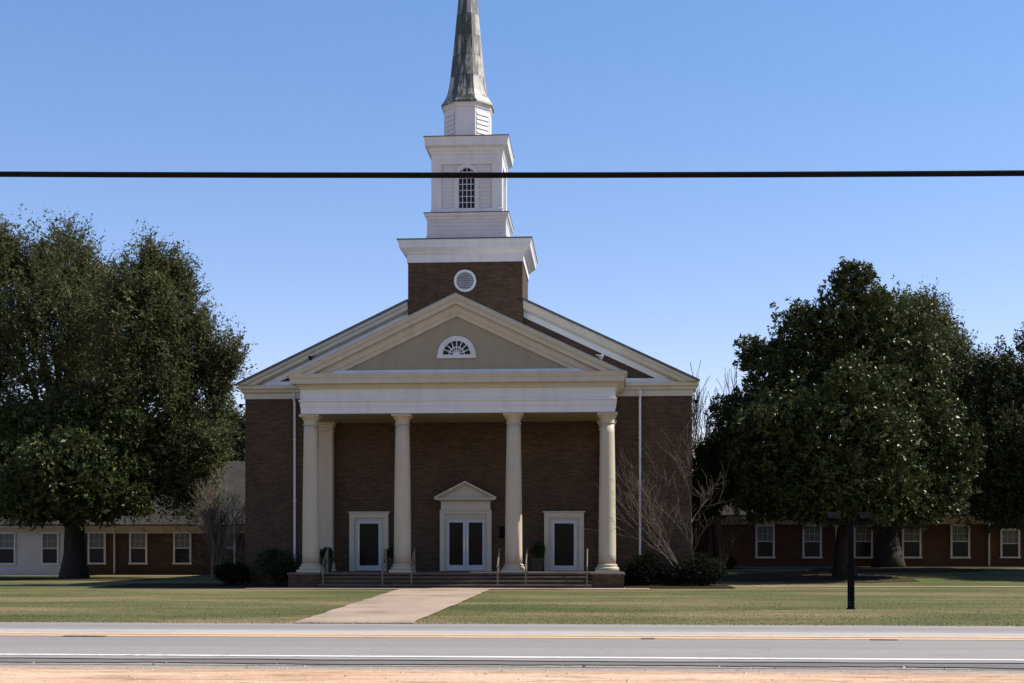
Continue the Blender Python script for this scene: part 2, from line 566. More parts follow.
t = NT('black painted metal'); t.color(t.ramp(t.noise(8, 3), [(0.3, (0.006, 0.006, 0.007)), (0.7, (0.012, 0.012, 0.013))])); M['black'] = t.rough(1.0, 0.0)
t = NT('rubber cable'); t.color(t.ramp(t.noise(20, 3), [(0.3, (0.004, 0.004, 0.005)), (0.7, (0.010, 0.010, 0.011))])); M['cable'] = t.rough(0.8, 0.03)
t = NT('grey lamp metal'); t.color(t.ramp(t.noise(8, 3), [(0.3, (0.025, 0.029, 0.036)), (0.7, (0.04, 0.046, 0.056))])); M['lamp_metal'] = t.rough(0.5, 0.15)
t = NT('tan rail metal'); t.color(t.ramp(t.noise(8, 4), [(0.3, (0.10, 0.08, 0.055)), (0.7, (0.17, 0.135, 0.095))])); M['rail'] = t.rough(0.5, 0.4)
t = NT('steel handle'); t.color(t.ramp(t.noise(8, 4), [(0.3, (0.5, 0.5, 0.5)), (0.7, (0.65, 0.65, 0.65))])); M['steel'] = t.rough(0.3, 0.5, 0.9)
t = NT('terracotta planter'); t.color(t.ramp(t.noise(4, 4), [(0.3, (0.022, 0.025, 0.016)), (0.7, (0.040, 0.042, 0.028))])); M['planter'] = t.rough(0.8, 0.3)
t = NT('louvre grey'); t.color(t.ramp(t.noise(4, 4), [(0.3, (0.24, 0.25, 0.255)), (0.7, (0.32, 0.33, 0.335))])); M['louvre'] = t.rough(0.5, 0.3)

# ------------------------------------------------------------------ the setting
xs = sorted(set([-2500, -1200, -600, -300, -160] + list(range(-100, 101, 4)) + [160, 300, 600, 1200, 2500]))
ys = sorted(set([-400, -150, -60] + list(range(-20, 120, 3)) + [140, 180, 260, 400, 800, 1500, 3000, 4500]))
mb = MB()
nx = len(xs)
mb.add([(x, y, gz(x, y)) for y in ys for x in xs],
       [(j * nx + i, j * nx + i + 1, (j + 1) * nx + i + 1, (j + 1) * nx + i) for j in range(len(ys) - 1) for i in range(nx - 1)])
g_ = mb.build('ground', M['lawn'], smooth=True, recalc=False)
tag(g_, kind='structure')

def strip(name, mat, x0, x1, ya, yb, z, jit=0.0, step=1.0, zf=None):
    """flat sheet between two long edges, the edges wandering by jit metres"""
    n = max(1, int((x1 - x0) / step))
    mb = MB()
    vs = []
    r1, r2 = 0.0, 0.0
    for i in range(n + 1):
        x = x0 + (x1 - x0) * i / n
        r1 = 0.7 * r1 + random.uniform(-1, 1) * jit
        r2 = 0.7 * r2 + random.uniform(-1, 1) * jit
        zz = z if zf is None else zf(x) + z
        vs += [(x, ya + r1, zz), (x, yb + r2, zz)]
    mb.add(vs, [(2 * i, 2 * i + 2, 2 * i + 3, 2 * i + 1) for i in range(n)])
    o = mb.build(name, mat, recalc=False)
    return tag(o, kind='structure')

strip('dirt_shoulder', M['dirt'], -90, 90, -60, 17.05, 0.006, 0.0)
strip('road', M['asphalt'], -400, 400, 17.25, 25.7, 0.030, 0.05, 0.45)
strip('road_edge', M['asphalt_edge'], -90, 90, 16.80, 17.5, 0.018, 0.07, 0.22)
strip('road_line', M['line_white'], -90, 90, 17.64, 17.86, 0.036, 0.004)
strip('road_line', M['line_yellow'], -90, 90, 21.62, 22.02, 0.036, 0.008)
strip('road_line', M['line_yellow'], -90, 90, 22.12, 22.52, 0.036, 0.008)
strip('road_line', M['line_worn'], -90, 90, 22.54, 23.45, 0.034, 0.01)
for u_, ln in ((75, 0.95), (95, 0.9), (648, 0.5), (884, 1.0)):
    strip('tar_patch', M['tar'], at(u_, 21.6) - ln * .22, at(u_, 21.6) + ln * .22, 21.50, 21.68, 0.041, 0.02, 0.12)

# concrete walk from the road to the porch and the walks along the front
mb = MB()
rows_ = 24
for i in range(rows_ + 1):
    q = i / rows_
    y = 26.15 + (49.3 - 26.15) * q
    xl = -6.25 + (-7.65 + 6.25) * q + random.uniform(-.05, .05)
    xr = -3.80 + (-4.15 + 3.80) * q + random.uniform(-.05, .05)
    mb.v += [(xl, y, 0.02), (xr, y, 0.02)]
mb.f = [(2 * i, 2 * i + 1, 2 * i + 3, 2 * i + 2) for i in range(rows_)]
tag(mb.build('walkway', M['concrete'], recalc=False), kind='structure')
strip('front_walk', M['concrete'], -13.6, 1.9, 48.85, 50.33, 0.026, 0.02, 0.6)
strip('sidewalk', M['concrete'], 6.3, 70, 53.2, 54.3, 0.02, 0.03, 0.8)
for a_, b_ in ((-25.5, -23.6), (-22.7, -22.0), (-27.5, -26.2), (-34, -30)):
    strip('sidewalk', M['concrete'], a_, b_, 52.6, 53.1, 0.02, 0.06, 0.3)
strip('wing_walk', M['concrete'], 6.5, 13.5, 71.9, 73.6, 0.03, 0.03, 0.8, zf=lambda x: gz(x, 72.7))

t = NT('dark mulch')  # near-black ground colour with the church's shade put into it
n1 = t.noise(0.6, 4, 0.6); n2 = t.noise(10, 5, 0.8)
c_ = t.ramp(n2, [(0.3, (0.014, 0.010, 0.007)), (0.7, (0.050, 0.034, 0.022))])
t.color(c_); t.bump(n2, 0.05, 0.8); M['bed_shade'] = t.rough(0.95, 0.05)
t = NT('leaf litter')  # litter colour, darkened to carry the tree shade too
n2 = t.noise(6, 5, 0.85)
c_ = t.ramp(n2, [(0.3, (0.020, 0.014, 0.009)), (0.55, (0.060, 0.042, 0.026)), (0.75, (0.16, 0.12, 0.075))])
t.color(c_); t.bump(n2, 0.05, 0.8); M['litter_shade'] = t.rough(0.95, 0.05)
t = NT('pine straw')
n2 = t.noise(8, 5, 0.8)
c_ = t.ramp(n2, [(0.3, (0.17, 0.115, 0.055)), (0.7, (0.30, 0.215, 0.115))])
t.color(c_); t.bump(n2, 0.05, 0.8); M['straw'] = t.rough(0.95, 0.1)
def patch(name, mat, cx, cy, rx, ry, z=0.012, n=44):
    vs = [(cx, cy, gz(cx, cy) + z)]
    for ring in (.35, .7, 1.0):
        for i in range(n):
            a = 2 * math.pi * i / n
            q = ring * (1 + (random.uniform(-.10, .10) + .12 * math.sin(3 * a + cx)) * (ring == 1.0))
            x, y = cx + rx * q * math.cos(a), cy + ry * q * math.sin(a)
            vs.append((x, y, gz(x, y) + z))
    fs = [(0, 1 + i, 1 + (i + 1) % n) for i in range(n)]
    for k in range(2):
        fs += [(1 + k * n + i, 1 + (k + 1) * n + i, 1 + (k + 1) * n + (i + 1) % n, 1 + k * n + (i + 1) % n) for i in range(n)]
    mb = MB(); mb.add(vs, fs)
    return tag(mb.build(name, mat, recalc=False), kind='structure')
strip('shade_bed', M['bed_shade'], -20.5, -12.4, 50.75, 56.5, 0.012, 0.10, 0.5)  # dark strips deepen the building's shade along its base by colour
strip('shade_bed', M['bed_shade'], 1.05, 5.3, 50.75, 57.5, 0.012, 0.10, 0.5, zf=lambda x: 0.02)
patch('shade_litter', M['litter_shade'], at(815, 62), 63.0, 4.6, 4.2, z=.03)  # leaf litter and painted tree shade in one patch
patch('shade_litter', M['litter_shade'], at(885, 73), 70.5, 4.2, 3.0, z=.034)
patch('shade_litter', M['litter_shade'], at(66, 65), 65.5, 5.2, 3.6)
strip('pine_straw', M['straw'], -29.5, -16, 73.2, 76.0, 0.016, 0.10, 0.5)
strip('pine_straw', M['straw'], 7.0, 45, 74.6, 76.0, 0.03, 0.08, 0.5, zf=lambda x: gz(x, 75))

# ------------------------------------------------------------------ the church
CX, CY = -5.68, 55.0
church = empty('church', (CX, CY, 0))
tag(church, 'brown brick church with white columned portico and tall weathered steeple', 'church')
HW, EAVE, SL, ZAP = 9.54, 8.57, 0.474, 13.19

# main block
mb = MB()
ztop = ZAP - 0.12
mb.prism([(-HW, 0), (HW, 0), (HW, ztop - SL * HW), (0, ztop), (-HW, ztop - SL * HW)], 0, 29)
mb.build('wall', M['brick'], church)
mb = MB()
for s in (-1, 1):
    x0, x1 = 0.0, s * 9.80
    za, zb = ZAP, ZAP - SL * 9.80
    mb.prism([(x0, za + .015), (x1, zb + .015), (x1, zb + 0.08), (x0, za + 0.08)], 0.0, 29.4)
    xm = s * 2.44; zm = ZAP - SL * 2.44
    mb.prism([(xm, zm + .015), (x1, zb + .015), (x1, zb + 0.08), (xm, zm + 0.08)], -0.42, -.002)
mb.build('roof', M['shingle'], church)
for s in (-1, 1):
    mb = MB()
    mb.prism([(s * 2.45, ZAP - SL * 2.45 - .02), (s * 9.83, ZAP - SL * 9.83 - .02), (s * 9.83, ZAP - SL * 9.83 + 0.085), (s * 2.45, ZAP - SL * 2.45 + 0.085)], -0.47, -0.425)
    mb.build('roof_edge', M['drip'], church)
RP = [(0, -0.02), (0.42, -0.02), (0.42, -0.13), (0.33, -0.19), (0.33, -0.33), (0.16, -0.40), (0.10, -0.42), (0.0, -0.42)]
FP = [(0.0, -0.42), (0.07, -0.42), (0.07, -0.67), (0.0, -0.67)]
for s in (-1, 1):
    mb = MB(); mb.rake(RP, ZAP, SL, 0.0, 8.55, s, 2.45); mb.build('raking_cornice', M['cream'], church)
    mb = MB(); mb.rake(FP, ZAP, SL, 0.0, 8.57, s, 2.45); mb.build('raking_frieze', M['white'], church)
# eaves cornice round the main block (a return across the front, hidden in the middle by the portico)
mb = MB()
mb.sweep([(0.0, 7.98), (0.05, 7.98), (0.05, 8.20), (0.12, 8.24), (0.16, 8.28), (0.16, 8.34), (0.25, 8.40), (0.25, 8.55), (0.0, 8.56)], HW, 0.0, 29, bottom=False, top=False)
mb.build('eaves_cornice', M['cream'], church)
for s in (-1, 1):
    mb = MB()
    mb.prism([(s * 6.5, 8.565), (s * 8.6, 8.565), (s * 8.45, 8.70), (s * 6.5, 8.73)], -0.14, -0.02)
    mb.build('return_flashing', M['flashing'], church)

# portico
PF, PHX, SOF = -3.62, 6.28, 6.95
mb = MB()
mb.sweep([(0.0, SOF), (0.0, 7.22), (0.025, 7.22), (0.025, 7.40), (0.075, 7.44), (0.075, 7.50), (0.015, 7.52), (0.015, 7.93)], PHX, PF, -0.02, top=False, bottom=False)
mb.build('entablature', M['frieze'], church)
mb = MB()
mb.sweep([(0.0, 7.93), (0.07, 7.93), (0.09, 8.0), (0.16, 8.08), (0.20, 8.10), (0.36, 8.12), (0.36, 8.30), (0.39, 8.34), (0.41, 8.42), (0.43, 8.47), (0.43, 8.50), (0, 8.505)], PHX, PF, -0.02, bottom=False)
mb.build('cornice', M['cream'], church)
mb = MB(); mb.box(-PHX + .02, PHX - .02, PF + .02, -0.03, SOF + .005, SOF + .04); mb.build('portico_ceiling', M['soffit'], church)
PAP, PSL = 11.60, 0.474
mb = MB(); mb.prism([(-6.3, 8.5), (6.3, 8.5), (0, PAP - .45)], PF + 0.03, PF + 0.2); mb.build('tympanum', M['stucco'], church)
PRP = [(-.15, 0.0), (0.43, 0.0), (0.43, -0.10), (0.38, -0.18), (0.34, -0.20), (0.34, -0.36), (0.18, -0.40), (0.15, -0.44), (0.13, -0.62), (0.08, -0.68), (0.05, -0.82), (-.1, -0.82)]
for s in (-1, 1):
    mb = MB(); mb.rake(PRP, PAP, PSL, PF, 8.505, s); mb.build('raking_cornice', M['cream'], church)
mb = MB()
for s in (-1, 1):
    mb.prism([(0, PAP + .006), (s * 6.75, PAP - PSL * 6.75 + .006), (s * 6.75, PAP - PSL * 6.75 + .03), (0, PAP + .03)], PF - .46, 0.3)
mb.build('portico_roof', M['flashing'], church)
mb = MB()
mb.prism([(-6.25, 8.505), (6.25, 8.505), (6.05, 8.66), (-6.05, 8.66)], PF - .11, PF - .0)
mb.build('tympanum_flashing', M['flashing'], church)

# fanlight
def arc(cx, cz, rx, rz, n=20, a0=0.0, a1=math.pi):
    return [(cx + rx * math.cos(a0 + (a1 - a0) * i / n), cz + rz * math.sin(a0 + (a1 - a0) * i / n)) for i in range(n + 1)]
def ring_plate(mb, outer, inner, y0, y1):
    for i in range(len(outer) - 1):
        mb.prism([inner[i], outer[i], outer[i + 1], inner[i + 1]], y0, y1)
mb = MB()
fz = 9.26
yfa = PF + .03
ring_plate(mb, arc(0, fz, .76, .74), arc(0, fz, .55, .55), yfa - .07, yfa - .003)
mb.box(-.78, .78, yfa - .075, yfa - .003, fz - .14, fz)
fan = mb.build('fanlight', M['white'], church)
mb = MB(); mb.prism(arc(0, fz, .56, .56)[::-1][::-1], yfa - .02, yfa - .004); mb.build('pane', M['glass'], fan)
mb = MB()
ring_plate(mb, arc(0, fz, .32, .32), arc(0, fz, .28, .28), yfa - .05, yfa - .021)
for k in range(1, 8):
    a = math.pi * k / 8
    c, s = math.cos(a), math.sin(a)
    w = .018
    mb.prism([(.1 * c + w * s, fz + .1 * s - w * c), (.55 * c + w * s, fz + .55 * s - w * c), (.55 * c - w * s, fz + .55 * s + w * c), (.1 * c - w * s, fz + .1 * s + w * c)], yfa - .048, yfa - .021)
mb.prism(arc(0, fz, .12, .11, 10), yfa - .05, yfa - .021)
mb.build('muntin', M['white'], fan)

# columns
def column():
    c = empty('column', (0, 0, 0))
    c.parent = church
    z0, z1 = 0.6, SOF
    prof = []
    for i in range(15):
        q = i / 14
        r = .345 - .065 * (q ** 1.7)
        prof.append((r, z0 + .34 + (z1 - .42 - z0 - .34) * q))
    mb = MB(); mb.lathe(prof, n=36); sh = mb.build('shaft', M['column'], c, smooth=True)
    mb = MB()
    mb.box(-.48, .48, -.48, .48, z0, z0 + .11)
    mb.lathe([(.44, z0 + .11), (.47, z0 + .14), (.47, z0 + .19), (.44, z0 + .22), (.40, z0 + .23), (.385, z0 + .26), (.41, z0 + .28), (.41, z0 + .31), (.375, z0 + .33), (.345, z0 + .35)], n=36, cap=False)
    mb.build('base', M['column'], c, smooth='angle', bevel=0.0)
    mb = MB()
    mb.lathe([(.28, z1 - .43), (.315, z1 - .42), (.315, z1 - .385), (.285, z1 - .375), (.285, z1 - .24), (.31, z1 - .23), (.36, z1 - .15), (.385, z1 - .10)], n=36, cap=False)
    mb.box(-.40, .40, -.40, .40, z1 - .10, z1 - .004)
    mb.build('capital', M['column'], c, smooth='angle')
    return c
col0 = column()
for i, x in enumerate((-5.97, -2.24, 2.24, 5.97)):
    c = col0 if i == 0 else copy_tree(col0, church)
    c.location = (x, -3.15, 0)
for x in (-5.97, 5.97):
    mb = MB()
    mb.box(x - .30, x + .30, -.36, -.003, .95, SOF - .42)
    mb.box(x - .40, x + .40, -.46, -.003, .60, .72)
    mb.box(x - .36, x + .36, -.42, -.003, .72, .95)
    mb.box(x - .34, x + .34, -.40, -.003, SOF - .42, SOF - .36)
    mb.box(x - .31, x + .31, -.37, -.003, SOF - .36, SOF - .24)
    mb.box(x - .36, x + .36, -.42, -.003, SOF - .24, SOF - .12)
    mb.box(x - .41, x + .41, -.47, -.003, SOF - .12, SOF - .004)
    mb.build('pilaster', M['column'], church, bevel=.012)

# porch: brick base, concrete treads
FL = 0.60
mb = MB()
mb.box(-6.62, 6.62, -3.72, -.002, -.2, FL - .08)
for s in (-1, 1):
    mb.box(s * 6.62 if s < 0 else 5.36, -5.36 if s < 0 else 6.62, -4.30, -3.722, -.2, FL - .08)
mb.build('porch_base', M['brick'], church)
mb = MB()
mb.slab([(-6.66, -.003), (-6.66, -4.34), (-5.32, -4.34), (-5.32, -3.78), (5.32, -3.78), (5.32, -4.34), (6.66, -4.34), (6.66, -.003)], FL - .078, FL)
mb.build('porch_floor', M['porch'], church, bevel=.012)
for k in range(3):
    ya = -3.722 - .30 * k
    zt = FL - .15 * (k + 1)
    mb = MB(); mb.box(-5.355, 5.355, ya - .30, ya - .002, -.2, zt - .055)
    st = mb.build('step', M['brick'], church)
    mb = MB(); mb.box(-5.355, 5.355, ya - .33, ya - .002, zt - .053, zt)
    mb.build('tread', M['porch'], st, bevel=.01)

# handrails on the steps
def handrail():
    mb = MB()
    mb.box(-.028, .028, -3.70, -3.64, FL, FL + .92)
    mb.box(-.028, .028, -4.56, -4.50, .0, .86)
    mb.tube([(0, -3.50, FL + .93), (0, -3.68, FL + .93), (0, -4.53, .90), (0, -4.72, .84)], .030, 8)
    mb.tube([(0, -3.68, FL + .48), (0, -4.53, .46)], .018, 8)
    o = mb.build('handrail', M['rail'], church)
    return o
h0 = handrail()
for i, x in enumerate((-5.18, -2.82, -1.68, 1.70, 2.80, 5.18)):
    h = h0 if i == 0 else copy_tree(h0, church)
    h.location = (x, 0, 0)

# doors
def single_door(x):
    mb = MB()
    w, zt = .84, 3.08
    mb.box(x - w, x - w + .22, -.16, -.003, FL, zt - .22)
    mb.box(x + w - .22, x + w, -.16, -.003, FL, zt - .22)
    mb.box(x - w, x + w, -.165, -.003, zt - .22, zt)
    mb.box(x - w - .05, x + w + .05, -.20, -.003, zt + .002, zt + .06)
    for s in (-1, 1):
        xa, xb = sorted((x + s * (w - .222), x + s * (w - .29)))
        mb.box(xa, xb, -.10, -.003, FL, zt - .222)
    mb.box(x - w + .29, x + w - .29, -.10, -.003, zt - .31, zt - .222)
    mb.build('door_surround', M['cream'], church, bevel=.01)
    mb = MB()
    dw = .545
    za, zb = FL + .02, zt - .315
    mb.box(x - dw, x - dw + .135, -.075, -.004, za, zb)
    mb.box(x + dw - .135, x + dw, -.075, -.004, za, zb)
    mb.box(x - dw + .135, x + dw - .135, -.075, -.004, zb - .14, zb)
    mb.box(x - dw + .135, x + dw - .135, -.075, -.004, za, za + .22)
    d = mb.build('door', M['door_white'], church)
    mb = MB(); mb.box(x - dw + .135, x + dw - .135, -.04, -.006, za + .22, zb - .14); mb.build('glass', M['door_glass'], d)
    mb = MB(); mb.tube([(x - .44, -.12, za + .85), (x - .44, -.12, za + 1.35)], .017, 8); mb.box(x - .45, x - .43, -.12, -.075, za + .88, za + .91); mb.box(x - .45, x - .43, -.12, -.075, za + 1.29, za + 1.32)
    mb.build('handle', M['steel'], d)
single_door(-4.15); single_door(4.17)
mb = MB()
zt = 3.14
for s in (-1, 1):
    xa, xb = sorted((s * 1.10, s * .90)); mb.box(xa, xb, -.20, -.003, FL, zt)
    xa, xb = sorted((s * .898, s * .83)); mb.box(xa, xb, -.12, -.003, FL, zt - .24)
mb.box(-.898, .898, -.20, -.003, zt - .12, zt)
mb.box(-.898, .898, -.13, -.003, zt - .24, zt - .122)
mb.box(-1.10, 1.10, -.215, -.003, zt + .002, zt + .07)
mb.box(-1.05, 1.05, -.18, -.003, zt + .072, 3.56)
mb.sweep([(0, 3.562), (.06, 3.562), (.10, 3.60), (.24, 3.62), (.26, 3.72), (0, 3.725)], 1.05, -.18, -.003)
mb.build('door_surround', M['cream'], church, bevel=.01)
mb = MB()
mb.prism([(-1.2, 3.727), (1.2, 3.727), (0, 4.28)], -.22, -.003)
for s in (-1, 1):
    mb.rake([(-.1, .0), (.26, .0), (.26, -.07), (.20, -.10), (.12, -.17), (-.1, -.17)], 4.42, .515, -.20, 3.727, s)
mb.build('door_pediment', M['cream'], church)
za, zb = FL + .02, zt - .33
mb = MB(); mb.box(-.825, .825, -.10, -.003, zt - .326, zt - .242); mb.build('door_header', M['cream'], church)
for s in (-1, 1):
    mb = MB()
    x0, x1 = (-.825, -.006) if s < 0 else (.006, .825)
    mb.box(x0, x0 + .115, -.075, -.004, za, zb)
    mb.box(x1 - .115, x1, -.075, -.004, za, zb)
    mb.box(x0 + .115, x1 - .115, -.075, -.004, zb - .14, zb)
    mb.box(x0 + .115, x1 - .115, -.075, -.004, za, za + .24)
    d = mb.build('door', M['door_white'], church)
    mb = MB(); mb.box(x0 + .115, x1 - .115, -.04, -.006, za + .24, zb - .14); mb.build('glass', M['door_glass'], d)
    hx = s * .065
    mb = MB(); mb.tube([(hx, -.13, za + .82), (hx, -.13, za + 1.36)], .018, 8); mb.box(hx - .012, hx + .012, -.13, -.075, za + .86, za + .89); mb.box(hx - .012, hx + .012, -.13, -.075, za + 1.29, za + 1.32)
    mb.build('handle', M['steel'], d)
mb = MB(); mb.box(1.42, 1.68, -.07, -.003, 2.0, 2.46); mb.box(1.40, 1.70, -.09, -.003, 2.462, 2.50); mb.build('notice_plaque', M['black'], church, bevel=.008)

# downspouts, their gutters' outlets and straps
for x in (-7.36, 7.36):
    mb = MB()
    mb.tube([(x, -.30, 8.20), (x, -.30, 8.05), (x, -.12, 7.80), (x, -.10, 7.5), (x, -.10, .25), (x, -.22, .08)], .052, 8)
    for z in (6.2, 3.6, 1.2):
        mb.box(x - .075, x + .075, -.165, -.003, z, z + .03)
    mb.build('downspout', M['white'], church)
# little floodlights on the eaves and the portico rake
def eave_lamp(x, y, z, s):
    mb = MB()
    mb.lathe([(.03, 0), (.04, .05), (.09, .09), (.10, .18), (.09, .19)], n=12)
    mat = Matrix.Translation((x, y, z)) @ Matrix.Rotation(R(115) * s, 4, 'Y')
    mb.v = [tuple(mat @ Vector(p)) for p in mb.v]
    mb.tube([(x, y, z), (x - s * .10, y, z + .02)], .018, 6)
    return mb
eave_lamp(-9.63, .06, 7.76, -1).build('eave_floodlight', M['black'], church)
eave_lamp(9.63, .06, 7.80, 1).build('eave_floodlight', M['black'], church)
eave_lamp(-5.70, PF - .30, 9.20, -1).build('eave_floodlight', M['black'], church)
eave_lamp(5.62, PF - .30, 9.13, 1).build('eave_floodlight', M['louvre'], church)

# ------------------------------------------------------------------ tower and steeple
TF, TH, TB = -.35, 2.43, 3.75        # front, half width, back
TCY = (TF + TB) / 2
mb = MB(); mb.box(-TH, TH, TF, TB, 10.9, 13.7); mb.build('tower_wall', M['brick'], church)
mb = MB()
mb.sweep([(0.0, 13.66), (0.04, 13.66), (0.04, 13.98), (0.10, 14.02), (0.16, 14.10), (0.30, 14.22), (0.33, 14.24), (0.36, 14.42), (0.40, 14.50), (0.40, 14.56)], TH, TF, TB, top=False, bottom=False)
mb.build('tower_cornice', M['white'], church)
mb = MB()
mb.sweep([(0.42, 14.55), (0.43, 14.60), (-0.60, 14.80)], TH, TF, TB); mb.build('tower_ledge', M['drip'], church)
B1, BY0, BY1 = 1.69, TCY - 1.55, TCY + 1.55
mb = MB()
mb.sweep([(0.03, 14.72), (0.03, 14.90), (0.0, 14.92), (0.0, 15.62)], B1, BY0, BY1, top=False, bottom=False)
mb.build('steeple_plinth', M['siding'], church)
mb = MB()
mb.sweep([(0.0, 15.60), (0.03, 15.62), (0.03, 15.68), (0.09, 15.74), (0.12, 15.82), (0.12, 15.86)], B1, BY0, BY1, top=False, bottom=False)
mb.build('plinth_cornice', M['white'], church)
mb = MB(); mb.sweep([(0.135, 15.855), (0.14, 15.89), (-.4, 15.96)], B1, BY0, BY1); mb.build('plinth_ledge', M['drip'], church)
H2 = 1.52
Y20, Y21 = TCY - 1.42, TCY + 1.42
mb = MB(); mb.box(-H2 + .08, H2 - .08, Y20 + .08, Y21 - .08, 15.9, 18.4); mb.build('belfry_wall', M['siding'], church)
mb = MB()
for sx in (-1, 1):
    for yy in (Y20, Y21):
        cx, cy = sx * (H2 - .22), yy + (.22 if yy == Y20 else -.22)
        mb.box(cx - .22, cx + .22, cy - .22, cy + .22, 15.9, 18.2)
mb.sweep([(0.006, 17.98), (0.006, 18.40)], H2, Y20, Y21, top=False)
mb.sweep([(0.03, 15.9), (0.03, 16.08), (0.0, 16.10), (-.09, 16.11)], H2, Y20, Y21, top=False, bottom=False)
mb.build('belfry_pilasters', M['white'], church, bevel=.01)
mb = MB()
mb.sweep([(0.0, 18.38), (0.03, 18.40), (0.05, 18.50), (0.09, 18.56), (0.12, 18.66), (0.22, 18.72), (0.25, 18.73), (0.255, 18.95), (0.29, 19.07), (0.29, 19.10)], H2, Y20, Y21, top=False, bottom=False)
mb.build('belfry_cornice', M['white'], church)
mb = MB(); mb.sweep([(0.305, 19.095), (0.31, 19.13), (-.6, 19.19)], H2, Y20, Y21); mb.build('belfry_ledge', M['drip'], church)

def arched_window(place):
    """arched belfry window; place maps (along, out, z) to the church's frame"""
    w, zb, zs = .36, 16.10, 17.47
    def body(poly, o0, o1):
        mb = MB(); mb.prism(poly, -o1, -o0)
        return mb
    out = [(-.53, zb - .0), (-.53, zs)] + [(x, z) for x, z in arc(0, zs, .53, .55, 16)][::-1][0:] + [(.53, zs), (.53, zb)]
    inn = [(-w, zb), (-w, zs)] + [(x, z) for x, z in arc(0, zs, w, w, 16)][::-1] + [(w, zs), (w, zb)]
    mb = MB()
    for i in range(len(out) - 1):
        if (Vector(out[i]) - Vector(out[i + 1])).length < 1e-4: continue
        mb.prism([inn[i], inn[i + 1], out[i + 1], out[i]], -.06, -.002)
    mb.box(-.60, .60, -.10, -.002, zb - .12, zb)
    mb.prism([(-.07, zs + .38), (.07, zs + .38), (.10, zs + .60), (-.10, zs + .60)], -.085, -.061)
    fr = MB(); fr.add([place(*p) for p in mb.v], mb.f)
    f = fr.build('window', M['white'], church)
    g = MB(); g.prism(inn, -.015, -.004)
    g2 = MB(); g2.add([place(*p) for p in g.v], g.f); g2.build('pane', M['glass'], f)
    m = MB()
    for k in (-1, 0, 1):
        m.box(k * .18 - .014, k * .18 + .014, -.035, -.016, zb, zs + math.sqrt(max(0, w * w - (k * .18) ** 2)) - .01)
    for k in range(1, 7):
        z = zb + k * .26
        hw = w if z <= zs else math.sqrt(max(0, w * w - (z - zs) ** 2))
        m.box(-hw + .005, hw - .005, -.034, -.0165, z - .013, z + .013)
    m.box(-w, -w + .03, -.034, -.0165, zb, zs); m.box(w - .03, w, -.034, -.0165, zb, zs)
    m2 = MB(); m2.add([place(*p) for p in m.v], m.f); m2.build('muntin', M['white'], f)
arched_window(lambda a, o, z: (a, Y20 + .08 + o, z))
arched_window(lambda a, o, z: (H2 - .08 - o, TCY + a, z))
arched_window(lambda a, o, z: (-H2 + .08 + o, TCY - a, z))

# round louvre in the brick
mb = MB()
vz, vr = 12.86, .47
pts_o = arc(0, vz, vr, vr, 32, 0, 2 * math.pi); pts_i = arc(0, vz, vr - .10, vr - .10, 32, 0, 2 * math.pi)
ring_plate(mb, pts_o, pts_i, TF - .07, TF - .003)
vent = mb.build('round_vent', M['white'], church)
mb = MB()
for k in range(8):
    z = vz - .33 + k * .094
    hw = math.sqrt(max(0.001, (vr - .09) ** 2 - (z - vz) ** 2))
    mb.add([(-hw, TF - .05, z - .01), (hw, TF - .05, z - .01), (hw, TF - .008, z + .062), (-hw, TF - .008, z + .062), (-hw, TF - .05, z - .03), (hw, TF - .05, z - .03)], [(0, 1, 2, 3), (0, 4, 5, 1)])
mb.build('slat', M['louvre'], vent, recalc=False)
mb = MB(); mb.prism(pts_i[:-1], TF - .0055, TF - .0025); mb.build('backing', M['black'], vent)

# drum and spire, eight-sided
ROT = R(22.5)
KO = 1.0 / math.cos(R(22.5))
DC = (-0.09, TCY)
mb = MB()
mb.lathe([(1.00 * KO, 19.12), (1.00 * KO, 20.58), (1.03 * KO, 20.60), (1.03 * KO, 20.68), (1.07 * KO, 20.74), (1.07 * KO, 20.82)], DC, 8, ROT)
drum = mb.build('steeple_drum', M['white'], church)
for i in (0, 2, 4, 6):
    lv = MB()
    a = ROT + R(22.5) + i * R(45)
    n = Vector((math.cos(a), math.sin(a), 0)); tt = Vector((-math.sin(a), math.cos(a), 0)); c = Vector((DC[0], DC[1], 0))
    for k in range(6):
        z = 19.28 + k * .2
        p = [c + n * 1.032 - tt * .32 + Vector((0, 0, z)), c + n * 1.032 + tt * .32 + Vector((0, 0, z)), c + n * 1.004 + tt * .32 + Vector((0, 0, z + .17)), c + n * 1.004 - tt * .32 + Vector((0, 0, z + .17)),
             c + n * 1.003 - tt * .32 + Vector((0, 0, z - .004)), c + n * 1.003 + tt * .32 + Vector((0, 0, z - .004))]
        lv.add(p, [(0, 1, 2, 3), (0, 4, 5, 1)])
    lv.build('louvre', M['white'], drum, recalc=False)
mb = MB()
mb.lathe([(1.12 * KO, 20.79), (1.12 * KO, 20.86), (1.01 * KO, 21.0), (.91 * KO, 21.2), (.84 * KO, 21.44), (.78 * KO, 21.76), (.73 * KO, 22.15), (.59 * KO, 23.5), (.455 * KO, 25.0), (.27 * KO, 27.2), (.06, 29.8), (.045, 30.1)], (0, 0), 8, ROT)
sp = mb.build('spire', M['spire'], church, loc=(DC[0], DC[1], 0))
mb = MB(); mb.lathe([(.05, 30.08), (.05, 30.4), (.16, 30.52), (.16, 30.66), (.05, 30.78), (.03, 31.6)], (0, 0), 12); mb.build('finial', M['steel'], sp)

